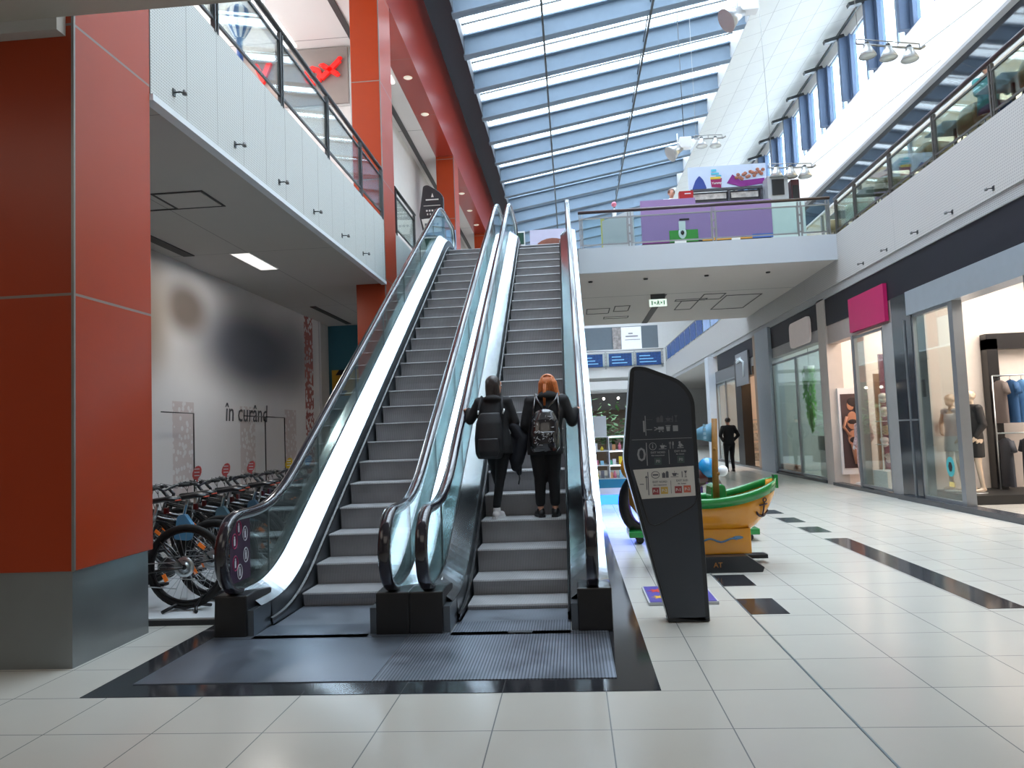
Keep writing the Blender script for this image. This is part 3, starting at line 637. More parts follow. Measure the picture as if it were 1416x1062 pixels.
for z0, z1 in ((2.75, 3.45), (1.1, 1.85)):
    y = MB().box(-6.4, -3.7, 19.84, 19.86, z0, z1).build('hazard_band', mat('hazard_yellow', srgb(200, 155, 45), .5), t)
    s = MB()
    for k in range(9):
        x = -6.3+k*.62
        for zz in (z0, z1-.14): s.prism([(x, zz), (x+.22, zz), (x+.32, zz+.14), (x+.1, zz+.14)], 1, 19.832, 19.84)
    s.build('hazard_stripes', BLACK, y)
for y in (12.15, 15.1, 16.15):
    t = thing('bracket_stand', ['thin black bracket pole against the hoarding, nearest the orange column', 'thin black pole under the handwritten lettering', 'thin black bracket pole with a yellow tag right of the lettering'][(12.15, 15.1, 16.15).index(y)], 'pole', (-6.3, y, 0))
    s = MB(); s.tube([(-6.3, y, 0), (-6.3, y, 2.1)], .012, 6); s.build('pole', BLACK, t)
    s = MB(); s.tube([(-6.3, y, 2.1), (-6.3, y-1.0, 2.1)], .01, 6); s.build('arm', BLACK, t)
# ------------------------------------------------------------------ people and mannequins
def fuse(name, prims, m, parent, X, voxel=.012, smooth=3):
    """one continuous surface from overlapping tapered limbs and ellipsoids"""
    b = MB()
    for p in prims:
        if p[0] == 'c':
            _, a, c, r1, r2 = p; a, c = Vector(a), Vector(c)
            b.tube([a, c], [r1, r2], 12); b.ball(a, r1*1.0, 12, 8); b.ball(c, r2*1.0, 12, 8)
        elif p[0] == 'e': b.ball(p[1], p[2], 18, 12, p[3] if len(p) > 3 else None)
        elif p[0] == 'f':       # flattened tapered body section stack: list of (center, rx, ry)
            rows = []
            for c, rx, ry in p[1]: rows.append([Vector(c)+Vector((rx*math.cos(k*PI/10), ry*math.sin(k*PI/10), 0)) for k in range(20)])
            V = [[b.bm.verts.new(q) for q in r] for r in rows]
            for A, B in zip(V, V[1:]):
                for k in range(20): b._f([A[k], A[(k+1) % 20], B[(k+1) % 20], B[k]])
            b._f(V[0][::-1]); b._f(V[-1])
    bmesh.ops.recalc_face_normals(b.bm, faces=b.bm.faces)
    me = bpy.data.meshes.new('tmp'); b.bm.to_mesh(me); b.bm.free()
    o = bpy.data.objects.new('tmp', me); C.objects.link(o)
    r = o.modifiers.new('r', 'REMESH'); r.mode = 'VOXEL'; r.voxel_size = voxel
    if smooth: s_ = o.modifiers.new('s', 'SMOOTH'); s_.iterations = smooth; s_.factor = .5
    dg = bpy.context.evaluated_depsgraph_get(); me2 = bpy.data.meshes.new_from_object(o.evaluated_get(dg)); bpy.data.objects.remove(o)
    me2.transform(X); me2.transform(Matrix.Translation(-world_loc(parent)))
    me2.name = name; me2.materials.clear(); me2.materials.append(m)
    for f in me2.polygons: f.use_smooth = True
    q = bpy.data.objects.new(name, me2); C.objects.link(q); q.parent = parent
    return q
def hand(pr, w, d, n, side=1, s=1.0, curl=.5):
    """five fingers: w wrist, d finger direction, n palm normal (curl towards n); side: thumb side"""
    w, d, n = Vector(w), Vector(d).normalized(), Vector(n); n = (n-d*n.dot(d)).normalized(); l = d.cross(n)*side
    pr.append(('c', w, w+d*.05*s, .022*s, .024*s))
    for k, (o_, L) in enumerate(((.026, .066), (.009, .074), (-.009, .069), (-.026, .054))):
        p = w+d*.068*s+l*o_*s; pr.append(('c', w+d*.03*s+l*o_*.8*s, p, .0135*s, .0115*s)); a = 0
        for j, fr in enumerate((.45, .32, .25)):
            a += curl*(.7 if j else .6); q = p+(d*math.cos(a)+n*math.sin(a))*L*fr*s; pr.append(('c', p, q, (.0105-.0012*j)*s, (.0095-.0012*j)*s)); p = q
    p = w+d*.02*s+l*.02*s
    for j, fr in enumerate((.036, .03, .022)):
        q = p+(l*(.75-.28*j)+d*(.6+.15*j)+n*(.15+.25*j*curl)).normalized()*fr*s; pr.append(('c', p, q, (.0135-.0015*j)*s, (.0115-.0012*j)*s)); p = q
def head(pr, c, yaw, s=1.0, tilt=0):
    Rz = Matrix.Rotation(yaw, 3, 'Z') @ Matrix.Rotation(tilt, 3, 'X'); c = Vector(c); P = lambda x, y, z: c+Rz @ (Vector((x, y, z))*s)
    pr += [('e', P(0, -.01, .02), (.074*s, .092*s, .088*s), Rz), ('e', P(0, .022, -.045), (.055*s, .062*s, .062*s), Rz), ('e', P(0, .06, -.085), (.024*s, .022*s, .02*s), Rz),
           ('c', P(0, .082, .015), P(0, .104, -.022), .009*s, .013*s), ('e', P(0, .082, -.052), (.022*s, .012*s, .007*s), Rz), ('e', P(0, .081, -.064), (.019*s, .012*s, .007*s), Rz),
           ('e', P(.034, .07, .022), (.016*s, .012*s, .008*s), Rz), ('e', P(-.034, .07, .022), (.016*s, .012*s, .008*s), Rz), ('e', P(0, .075, .04), (.045*s, .014*s, .009*s), Rz),
           ('e', P(.075, -.005, -.005), (.008*s, .018*s, .03*s), Rz), ('e', P(-.075, -.005, -.005), (.008*s, .018*s, .03*s), Rz)]
    return P
SKIN = mat('skin', srgb(205, 150, 125), .5)
def eyes(P, parent, X, iris=(.05, .03, .02)):
    for sx in (-1, 1):
        b = MB(); b.ball(P(sx*.031, .078, .008), .0095, 10, 8); b.mi = 1; b.ball(P(sx*.031, .0848, .008), .0042, 8, 6)
        bmesh.ops.transform(b.bm, matrix=X, verts=b.bm.verts); b.build('eye', [mat('eye_white', (.8, .78, .76), .3), mat('iris', iris, .3)], parent)
def body(root, X, J, skin=SKIN, hy=0, hs=1.0, tilt=0, hands=True, vox=.010, fem=1, handargs=None, name='body', eye=True):
    """J: joints in local metres: pel, wai, che, neck, head, and (sh, el, wr, hip, kn, an, toe) + L/R"""
    pr = []
    V = {k: Vector(v) for k, v in J.items()}
    pr += [('e', V['pel'], (.145, .10, .115)), ('c', V['pel'], V['wai'], .105, .10), ('e', V['wai'], (.115, .085, .10)), ('e', V['che'], (.145, .095, .14)), ('c', V['wai'], V['che'], .095, .105), ('c', V['shL'], V['shR'], .055, .055), ('c', V['che']+Vector((0, 0, .09)), V['neck'], .06, .047), ('c', V['neck'], V['head'], .044, .048)]
    for s_ in 'LR':
        pr += [('c', V['sh'+s_], V['el'+s_], .046, .036), ('c', V['el'+s_], V['wr'+s_], .035, .023), ('c', V['hip'+s_], V['kn'+s_], .082, .052), ('c', V['kn'+s_], V['an'+s_], .05, .034),
               ('c', V['an'+s_], V['an'+s_]+Vector((0, -.03, -.04)), .034, .03), ('c', V['an'+s_]+Vector((0, 0, -.045)), V['toe'+s_], .034, .024)]
        if hands:
            ha = (handargs or {}).get(s_) or ((V['wr'+s_]-V['el'+s_]), Vector((1 if s_ == 'L' else -1, 0, 0)), .45)
            side = ha[3] if len(ha) > 3 else (1 if s_ == 'L' else -1)
            hand(pr, V['wr'+s_], ha[0], ha[1], side, 1.0, ha[2])
    P = head(pr, V['head'], hy, hs, tilt)
    o = fuse(name, pr, skin, root, X, vox, 2)
    if eye: eyes(P, o, X)
    return V, P, o
BLK = mat('black_cloth', (.012, .012, .014), .8, var=.4); BLK2 = mat('black_denim', (.008, .008, .01), .85, var=.4)
def shoe(an, toe, root, X, upper, sole, tall=.07):
    an, toe = Vector(an), Vector(toe); d = (toe-an); d.z = 0; d.normalize(); z = toe.z-.035
    pr = [('e', Vector((an.x, an.y, z+.045))-d*.02, (.042, .055, .04)), ('c', Vector((an.x, an.y, z+.05)), Vector((toe.x, toe.y, z+.035)), .042, .034), ('c', Vector((an.x, an.y, z+.05)), Vector((an.x, an.y, z+tall+.03)), .043, .044)]
    o = fuse('shoe', pr, upper, root, X, .008, 2)
    b = MB(); pts = []
    c0 = Vector((an.x, an.y, 0))-d*.065; c1 = Vector((toe.x, toe.y, 0))+d*.035; l = Vector((-d.y, d.x, 0))
    for t_, w_ in ((0, .02), (.05, .036), (.3, .04), (.65, .046), (.9, .038), (1, .015)): pts.append(c0.lerp(c1, t_)+l*w_)
    for t_, w_ in ((1, .015), (.9, .038), (.65, .046), (.3, .04), (.05, .036), (0, .02)): pts.append(c0.lerp(c1, t_)-l*w_)
    b.prism([(p.x, p.y) for p in pts], 2, z, z+.026); bmesh.ops.transform(b.bm, matrix=X, verts=b.bm.verts); b.build('sole', sole, o)
def strands(name, paths, r, m, parent, X):
    b = MB()
    for p in paths: b.tube(p, r if not isinstance(r, (list, tuple)) else list(r), 5)
    bmesh.ops.transform(b.bm, matrix=X, verts=b.bm.verts); return b.build(name, m, parent)

# dark-haired person, left
g1 = thing('person', 'dark-haired person in black with a raised left foot, left of the two on the escalator', 'person', (-.80, 8.12, .652))
X1 = Matrix.Translation((-.80, 8.12, .652)) @ Matrix.Scale(.975, 4)
J = dict(pel=(-.01, .02, .82), wai=(-.03, .03, .98), che=(-.05, .04, 1.16), neck=(-.045, .05, 1.335), head=(-.035, .075, 1.465),
         shL=(-.20, .04, 1.275), shR=(.105, .04, 1.275), elL=(-.315, .06, 1.09), wrL=(-.335, .115, 1.20), elR=(.185, .06, 1.05), wrR=(.17, .17, .90),
         hipL=(-.08, .02, .80), hipR=(.06, .02, .80), knL=(-.06, .17, .50), anL=(-.05, .30, .34), toeL=(-.05, .42, .272), knR=(.0, .035, .44), anR=(-.045, -.01, .085), toeR=(-.0, .11, .035))
V, P, bo = body(g1, X1, J, hy=-.75, handargs={'L': (Vector((-.35, .6, .15)), Vector((-.1, .1, -1)), .55, -1), 'R': (Vector((0, .5, -.8)), Vector((-1, 0, 0)), .6)})
fuse('jacket', [('f', [((-.02, .02, .70), .175, .125), ((-.025, .02, .80), .18, .13), ((-.03, .025, .98), .15, .12), ((-.05, .03, 1.16), .175, .125), ((-.05, .04, 1.27), .15, .10), ((-.048, .045, 1.335), .07, .065)]),
                ('c', V['shL'], V['elL'], .066, .055), ('c', V['elL'], V['wrL'], .053, .038), ('c', V['shR'], V['elR'], .066, .058), ('c', V['elR'], V['wrR'], .056, .04), ('c', V['shL'], V['shR'], .07, .07), ('e', (-.05, -.02, 1.315), (.10, .07, .05))], BLK, g1, X1, .012)
fuse('trousers', [('e', V['pel'], (.155, .12, .13)), ('c', V['hipL'], V['knL'], .09, .058), ('c', V['knL'], V['anL'], .057, .042), ('c', V['hipR'], V['knR'], .09, .06), ('c', V['knR'], V['anR']+Vector((0, 0, .05)), .057, .044)], BLK2, g1, X1, .012)
WSH = mat('white_trainer', (.72, .68, .68), .6); SOLEW = mat('white_sole', (.8, .8, .8), .5)
shoe(J['anL'], J['toeL'], g1, X1, WSH, SOLEW); shoe(J['anR'], J['toeR'], g1, X1, WSH, SOLEW)
HD = mat('dark_hair', (.03, .022, .02), .45, var=.5, scale=30)
hc = Vector(J['head'])
h = fuse('hair', [('e', hc+Vector((-.012, -.02, .032)), (.086, .10, .088)), ('c', hc+Vector((-.03, -.06, 0)), hc+Vector((-.04, -.075, -.14)), .066, .05), ('c', hc+Vector((.02, -.06, -.02)), hc+Vector((.045, -.06, -.17)), .05, .03), ('c', hc+Vector((-.03, -.07, -.1)), hc+Vector((-.05, -.10, -.21)), .05, .022)], HD, g1, X1, .010, 2)
strands('loose_strand', [[hc+Vector((x, -.1-.01*math.sin(x*80), z)) for z in (.06, 0, -.08, -.15, -.2-.03*math.sin(x*50))] for x in [-.07+.012*i for i in range(11)]], .006, HD, h, X1)
# backpack and coat
bp1 = thing('backpack', 'plain black backpack on the dark-haired person', 'backpack', (-.87, 8.0, 1.25))
fuse('bag', [('f', [((-.085, -.155, .66), .13, .07), ((-.085, -.165, .72), .155, .095), ((-.085, -.165, .88), .16, .10), ((-.08, -.155, 1.05), .145, .085), ((-.07, -.14, 1.16), .11, .06)])], mat('pack_black', (.009, .009, .012), .6), bp1, X1, .012, 6)
fuse('front_pocket', [('f', [((-.085, -.25, .68), .10, .03), ((-.085, -.262, .74), .12, .035), ((-.085, -.258, .88), .11, .03)])], mat('pack_pocket', (.014, .014, .018), .5), bp1, X1, .010, 4)
strands('shoulder_strap', [[(-.20, -.12, 1.0), (-.20, -.07, 1.2), (-.17, .0, 1.345), (-.16, .12, 1.28)]], .016, BLK, bp1, X1); strands('shoulder_strap', [[(.05, -.12, 1.0), (.06, -.07, 1.2), (.05, .0, 1.345), (.04, .14, 1.28)]], .016, BLK, bp1, X1)
strands('reflective_tab', [[(-.205, -.095, 1.145), (-.20, -.09, 1.19)]], .009, mat('reflective', (.8, .8, .8), .4), bp1, X1); strands('reflective_tab', [[(.07, -.095, 1.145), (.085, -.085, 1.20)]], .009, mat('reflective', (.8, .8, .8), .4), bp1, X1)
ct = thing('coat', 'black coat draped over the arm of the dark-haired person', 'coat', (-.6, 8.2, 1.1))
fuse('cloth', [('c', (.17, .05, 1.0), (.27, .06, .86), .06, .075), ('c', (.27, .06, .86), (.20, .07, .62), .08, .07), ('c', (.13, .1, .85), (.17, .08, .55), .07, .05), ('c', (.20, .1, .8), (.21, .1, .48), .06, .03), ('c', (.3, .08, .9), (.26, .08, .75), .045, .045)], mat('coat_navy', (.008, .009, .016), .7), ct, X1, .014, 3)
strands('belt_end', [[(.205, .07, .52), (.215, .06, .42), (.20, .06, .36)]], .008, BLK, ct, X1)

# ginger-haired person, right
g2 = thing('person', 'ginger-haired person in black holding the right handrail, right of the two on the escalator', 'person', (-.30, 8.12, .652))
X2 = Matrix.Translation((-.30, 8.12, .652)) @ Matrix.Scale(.975, 4)
J = dict(pel=(0, .02, .82), wai=(.0, .03, .98), che=(.03, .04, 1.17), neck=(.05, .05, 1.335), head=(.055, .07, 1.455),
         shL=(-.145, .04, 1.265), shR=(.22, .04, 1.265), elL=(-.21, .03, 1.02), wrL=(-.16, .16, .88), elR=(.31, .05, 1.03), wrR=(.355, .09, 1.155),
         hipL=(-.085, .02, .80), hipR=(.085, .02, .80), knL=(-.07, .03, .45), anL=(-.075, 0, .09), toeL=(-.115, .12, .035), knR=(.085, .03, .45), anR=(.085, 0, .09), toeR=(.105, .13, .035))
V, P, bo = body(g2, X2, J, hy=-.1, handargs={'R': (Vector((.2, .6, .25)), Vector((.2, .1, -1)), .55, 1), 'L': (Vector((.2, .6, -.5)), Vector((1, 0, 0)), .6)})
fuse('jacket', [('f', [((0, .02, .68), .20, .14), ((0, .02, .80), .20, .145), ((.01, .025, .98), .185, .13), ((.03, .03, 1.16), .195, .13), ((.035, .04, 1.26), .17, .105), ((.045, .045, 1.335), .075, .07)]),
                ('c', V['shL'], V['elL'], .07, .06), ('c', V['elL'], V['wrL'], .056, .042), ('c', V['shR'], V['elR'], .07, .06), ('c', V['elR'], V['wrR'], .056, .042), ('c', V['shL'], V['shR'], .075, .075), ('e', (.05, -.02, 1.325), (.11, .08, .06))], BLK, g2, X2, .012)
fuse('trousers', [('e', V['pel'], (.165, .13, .13)), ('c', V['hipL'], V['knL'], .105, .073), ('c', V['knL'], V['anL']+Vector((0, 0, .07)), .07, .055), ('c', V['hipR'], V['knR'], .105, .073), ('c', V['knR'], V['anR']+Vector((0, 0, .07)), .07, .055)], BLK2, g2, X2, .012)
BSH = mat('black_shoe', (.012, .012, .013), .4)
shoe(J['anL'], J['toeL'], g2, X2, BSH, BSH, .04); shoe(J['anR'], J['toeR'], g2, X2, BSH, BSH, .04)
HG = mat('ginger_hair', srgb(190, 105, 50), .4, var=.35, scale=40)
hc = Vector(J['head'])
h = fuse('hair', [('e', hc+Vector((0, -.015, .03)), (.09, .105, .09)), ('c', hc+Vector((-.045, -.05, 0)), hc+Vector((-.085, -.06, -.14)), .062, .03), ('c', hc+Vector((.05, -.05, 0)), hc+Vector((.10, -.05, -.15)), .062, .035), ('c', hc+Vector((-.02, -.08, .0)), hc+Vector((-.035, -.11, -.22)), .055, .02)], HG, g2, X2, .010, 2)
strands('loose_strand', [[hc+Vector((x*.7, -.11, .07)), hc+Vector((x, -.125, 0)), hc+Vector((x*1.25, -.11, -.08)), hc+Vector((x*1.5, -.09, -.13))] for x in [-.06+.012*i for i in range(11)]]+[[hc+Vector((-.03+x*.3, -.13, 0)), hc+Vector((-.035+x*.3, -.15, -.12)), hc+Vector((-.04+x*.15, -.16, -.24))] for x in (-.04, 0, .04)], .006, HG, h, X2)
strands('hair_clip', [[hc+Vector((-.04, -.09, .085)), hc+Vector((0, -.10, .1)), hc+Vector((.04, -.09, .085))]], .009, HG, h, X2)
bp2 = thing('backpack', 'shiny black patterned backpack on the ginger-haired person', 'backpack', (-.3, 7.95, 1.3))
gl = mat('glossy_pack', (.012, .010, .014), .15, coat=.8)
bag = fuse('bag', [('f', [((.005, -.16, .71), .13, .06), ((.005, -.18, .76), .165, .10), ((.005, -.18, .92), .17, .105), ((.01, -.17, 1.05), .15, .09), ((.015, -.155, 1.15), .10, .06), ((.02, -.14, 1.18), .05, .04)])], gl, bp2, X2, .012, 6)
fuse('front_pocket', [('f', [((.005, -.265, .75), .11, .03), ((.005, -.285, .80), .13, .04), ((.005, -.28, .93), .12, .035)])], gl, bp2, X2, .010, 4)
fl = []
for i in range(44):
    x = R.uniform(-.11, .11); z = R.uniform(.78, 1.12); a = R.uniform(0, 6.3); l = R.uniform(.012, .04); y = -.32 if z < .95 else -.275+(z-.95)*.25
    fl.append([(x, y, z), (x+l*math.cos(a), y, z+l*math.sin(a))])
strands('printed_pattern', fl, .0022, mat('print_silver', (.6, .6, .62), .4), bp2, X2)
for sx in (-1, 1): strands('shoulder_strap', [[(.02+sx*.13, -.12, .95), (.03+sx*.14, -.09, 1.15), (.04+sx*.12, -.03, 1.345), (.04+sx*.12, .1, 1.30)], [(.02+sx*.02, -.16, 1.17), (.04+sx*.10, -.08, 1.28), (.04+sx*.12, -.03, 1.345)]], .015, gl, bp2, X2)

def stander(label, loc, heading, s, top, bottom, hairm, arms='down', cat='person', name='person', skin=SKIN, group=None, dress=None, hairlong=False, vox=.016, shoes=True, handsin=False, bald=False, base=False):
    t = thing(name, label, cat, loc, group)
    X = Matrix.Translation(loc) @ Matrix.Rotation(heading, 4, 'Z') @ Matrix.Scale(s, 4)
    J = dict(pel=(0, .01, .86), wai=(0, .02, 1.03), che=(0, .02, 1.22), neck=(0, .02, 1.41), head=(0, .04, 1.54), shL=(-.175, .01, 1.345), shR=(.175, .01, 1.345),
             elL=(-.24, -.02, 1.08), wrL=(-.20, .09, .90), elR=(.24, -.02, 1.08), wrR=(.20, .09, .90), hipL=(-.09, .01, .84), hipR=(.09, .01, .84),
             knL=(-.10, .03, .47), anL=(-.11, -.01, .09), toeL=(-.13, .13, .035), knR=(.09, .05, .47), anR=(.10, .02, .09), toeR=(.12, .16, .035))
    if arms == 'hip': J.update(elR=(.33, -.06, 1.13), wrR=(.19, .08, 1.0))
    if arms == 'pocket': J.update(elL=(-.28, -.05, 1.10), wrL=(-.16, .06, .93), elR=(.28, -.05, 1.10), wrR=(.16, .06, .93))
    V, P, bo = body(t, X, J, skin=skin, vox=vox, eye=not bald)
    if top: fuse('jacket' if cat == 'person' else 'top', [('f', [((0, .01, .84), .17, .125), ((0, .015, 1.02), .155, .12), ((0, .02, 1.22), .18, .125), ((0, .02, 1.34), .15, .1), ((0, .02, 1.42), .065, .06)]), ('c', V['shL'], V['elL'], .066, .056), ('c', V['elL'], V['wrL'], .054, .04), ('c', V['shR'], V['elR'], .066, .056), ('c', V['elR'], V['wrR'], .054, .04), ('c', V['shL'], V['shR'], .07, .07)], top, t, X, vox)
    if bottom: fuse('trousers', [('e', V['pel'], (.16, .12, .12)), ('c', V['hipL'], V['knL'], .098, .068), ('c', V['knL'], V['anL'], .066, .05), ('c', V['hipR'], V['knR'], .098, .068), ('c', V['knR'], V['anR'], .066, .05)], bottom, t, X, vox)
    if dress: fuse('dress', [('f', [((0, .02, dress[1]), .17, .13), ((0, .015, .82), .168, .13), ((0, .02, 1.02), .13, .105), ((0, .02, 1.2), .16, .115), ((0, .02, 1.30), .14, .09)]), ('c', V['shL'], V['shR'], .06, .06)], dress[0], t, X, vox)
    if hairm:
        hc = V['head']; hp = [('e', hc+Vector((0, -.015, .03)), (.085, .098, .088))]
        if hairlong: hp += [('c', hc+Vector((0, -.06, 0)), hc+Vector((0, -.08, -.2)), .075, .05)]
        fuse('hair', hp, hairm, t, X, .012)
    if shoes:
        for a in 'LR': shoe(J['an'+a], J['toe'+a], t, X, BSH, BSH, .04)
    if base:
        b = MB(); b.cyl((0, .05, -.012/s), (0, .05, 0), .17, 24); bmesh.ops.transform(b.bm, matrix=X, verts=b.bm.verts); b.build('base_plate', STEEL, t)
    return t
stander('person in black walking away past the lit shop shelves', (5.25, 26.0, 0), .15, 1.10, BLK, BLK2, mat('dark_hair', (.03, .022, .02), .45), arms='pocket')
def round_poly(pts, r, n=4):
    out = []
    N = len(pts)
    for i in range(N):
        p = Vector(pts[i]); a = (Vector(pts[i-1])-p); b = (Vector(pts[(i+1) % N])-p); ra_ = min(r, a.length*.45, b.length*.45); a = p+a.normalized()*ra_; b = p+b.normalized()*ra_
        for k in range(n+1): t_ = k/n; q = a*(1-t_)**2+p*2*t_*(1-t_)+b*t_**2; out.append((q.x, q.y))
    return out
round_poly_ = round_poly
# ------------------------------------------------------------------ bicycles
WR = .335
def make_bike(label, frame_m, accent):
    t = thing('bicycle', label, 'bicycle', (-4.05, 7.0, .09), 'bicycles parked side by side on the display platform')
    ox, oy, oz = -4.05, 7.0, .09
    P = lambda x, y, z: Vector((ox+x, oy+y, oz+z))
    rear, front = P(.53, 0, WR), P(-.55, 0, WR)
    for c, nm in ((rear, 'wheel'), (front, 'wheel')):
        w = MB(); w.tube([c+Vector((WR*.965*math.cos(a*PI/20), 0, WR*.965*math.sin(a*PI/20))) for a in range(40)], .026, 8, closed=True)
        ty = w.build(nm, mat('tyre', (.012, .012, .012), .8), t)
        r = MB(); r.tube([c+Vector((WR*.87*math.cos(a*PI/20), 0, WR*.87*math.sin(a*PI/20))) for a in range(40)], .014, 6, closed=True); r.build('rim', mat('rim_black', (.03, .03, .032), .3, .5), ty)
        s = MB()
        for k in range(28):
            a = k*2*PI/28; s.tube([c+Vector((.02*math.cos(a+.5), .02*(-1)**k, .02*math.sin(a+.5))), c+Vector((WR*.87*math.cos(a), 0, WR*.87*math.sin(a)))], .0016, 4)
        s.build('spokes', mat('spoke_steel', (.45, .45, .47), .3, .9), ty)
        h = MB(); h.cyl(c+Vector((0, -.05, 0)), c+Vector((0, .05, 0)), .022, 12); h.build('hub', DARKST, ty)
        d = MB(); d.lathe([(.055, -.002), (.085, -.002), (.085, .002), (.055, .002), (.055, -.002)], c+Vector((0, -.045, 0)), 28, 'Y')
        for k in range(6): d.obox(c+Vector((.04*math.cos(k*PI/3), -.045, .04*math.sin(k*PI/3))), (.06, .003, .008), (0, -k*PI/3+.4, 0))
        d.build('brake_disc', STEEL, ty)
        for a in (.9, 3.6):
            q = MB(); q.obox(c+Vector((WR*.62*math.cos(a), 0, WR*.62*math.sin(a))), (.065, .012, .03), (0, -a+PI/2, 0)); q.build('spoke_reflector', mat('reflector_orange', (.9, .22, .03), .3, emit=.15), ty)
    bb = P(.12, 0, .28); seat = P(.25, 0, .72); ht = P(-.33, 0, .78); hb = P(-.39, 0, .62)
    f = MB()
    f.tube([ht, seat+Vector((-.02, 0, -.06))], .021, 8); f.tube([hb, bb], .025, 8); f.tube([bb, seat], .019, 8); f.tube([ht, hb], .024, 8)
    for sy in (-1, 1): f.tube([bb+Vector((0, sy*.02, 0)), rear+Vector((0, sy*.06, 0))], .011, 6); f.tube([seat+Vector((-.01, 0, -.1)), rear+Vector((0, sy*.06, 0))], .009, 6)
    f.build('frame', frame_m, t)
    f = MB()
    for sy in (-1, 1): f.tube([hb+Vector((0, sy*.055, -.02)), front+Vector((0, sy*.055, 0))], .018, 8)
    f.tube([hb+Vector((0, -.06, -.01)), hb+Vector((0, .06, -.01))], .02, 8); f.build('fork', BLACK, t)
    h = MB(); st = P(-.36, 0, .90); h.tube([ht, P(-.315, 0, .85), st], .018, 8)
    h.tube([st+Vector((.08, -.31, .04)), st+Vector((.03, -.15, .045)), st, st+Vector((.03, .15, .045)), st+Vector((.08, .31, .04))], .0135, 8); hb_ = h.build('handlebar', BLACK, t)
    for sy in (-1, 1):
        g = MB(); g.tube([st+Vector((.045, sy*.20, .043)), st+Vector((.085, sy*.325, .04))], .018, 8); g.build('grip', mat('grip', (.02, .02, .02), .8), hb_)
        g = MB(); g.tube([st+Vector((.0, sy*.18, .03)), st+Vector((-.035, sy*.21, .02)), st+Vector((-.02, sy*.29, .012))], .005, 5); g.build('brake_lever', DARKST, hb_)
    g = MB()
    for k in range(3): g.tube([st+Vector((-.0, -.18+.12*k, .03)), st+Vector((-.12, -.15+.1*k, .06)), st+Vector((-.12, 0, -.05)), hb+Vector((-.03, 0, 0))], .003, 4)
    g.build('brake_cable', BLACK, t)
    sp = MB(); sp.tube([seat, P(.285, 0, .86)], .014, 8); sp.build('seat_post', STEEL, t)
    s = MB(); rows = []
    for x, wd, zz in ((.47, .03, .885), (.45, .075, .90), (.38, .08, .905), (.30, .05, .895), (.22, .026, .885), (.14, .02, .88), (.12, .008, .875)):
        rows.append([P(x, wd*math.cos(k*PI/6), zz+(.018 if math.sin(k*PI/6) > 0 else .028)*math.sin(k*PI/6)) for k in range(12)])
    s.grid(rows, True, closed=True); s._f(list(s.bm.verts)[:12]); so = s.build('saddle', BLACK, t)
    e = MB(); e.tube([P(.46, -.05, .885), P(.485, 0, .888), P(.46, .05, .885)], .005, 5); e.build('saddle_stripe', accent, so)
    cr = MB(); cr.lathe([(.0, -.045), (.09, -.045), (.09, -.04), (0, -.04)], bb, 24, 'Y'); cr.build('chainring', DARKST, t)
    for sy, a in ((-1, 2.4), (1, 2.4+PI)):
        c = MB(); e = bb+Vector((.165*math.cos(a), sy*.075, .165*math.sin(a))); c.tube([bb+Vector((0, sy*.07, 0)), e], .011, 6); co_ = c.build('crank', DARKST, t)
        pd = MB(); pd.obox(e+Vector((0, sy*.055, 0)), (.09, .09, .022)); pd.build('pedal', BLACK, co_)
    ch = MB(); ch.tube([bb+Vector((0, -.043, .088)), rear+Vector((0, -.043, .045)), rear+Vector((.045, -.043, 0)), rear+Vector((0, -.043, -.045)), P(.46, -.043, .16), bb+Vector((0, -.043, -.088)), bb+Vector((-.088, -.043, 0))], .005, 5, closed=True); ch.build('chain', STEEL, t)
    rl = MB(); rl.lathe([(0, -.05), (.05, -.046), (.03, -.03), (0, -.03)], rear, 18, 'Y'); rl.build('cassette', STEEL, t)
    rr = MB(); rr.obox(P(.36, 0, .80), (.02, .05, .05)); rr.build('rear_reflector', mat('reflector_red', (.12, .01, .01), .3, emit=0), t)
    return t
BF = mat('bike_frame_black', (.02, .02, .022), .25, coat=.6)
b0 = make_bike('black bicycle nearest the orange column with orange spoke reflectors', BF, mat('stripe_red', (.7, .08, .03), .4))
del b0['group']
plat = thing('display_platform', 'low white platform with a black edge under the bicycles', 'platform', (-4.4, 10, 0))
MB().box(-5.6, -3.08, 6.42, 14.6, 0, .045).build('edge', BLACK, plat); MB().box(-5.58, -3.10, 6.44, 14.58, .045, .06).build('deck', mat('platform_white', (.72, .74, .76), .35), plat)
TAGS = [mat('tag_pink', srgb(205, 90, 90), .5), mat('tag_yellow', srgb(215, 175, 30), .5), mat('tag_blue', srgb(40, 130, 190), .5), mat('tag_white', srgb(190, 180, 215), .5)]
def bstand(x, y, label, group=None):
    t = thing('bike_stand', label, 'stand', (x, y, .06), group)
    s = MB()
    for dx in (-.16, .16): s.tube([(x+dx, y-.14, .075), (x+dx*.6, y-.02, .11), (x+dx*.6, y+.02, .11), (x+dx, y+.14, .075)], .016, 6)
    s.build('foot', BLACK, t)
    s = MB(); s.tube([(x-.1, y-.035, .10), (x, y-.035, .085), (x+.1, y-.035, .10), (x+.17, y-.035, .2)], .012, 6); s.tube([(x-.1, y+.035, .10), (x, y+.035, .085), (x+.1, y+.035, .10), (x+.17, y+.035, .2)], .012, 6); s.build('cradle', BLACK, t)
    return t
NB = 18
bikes = []
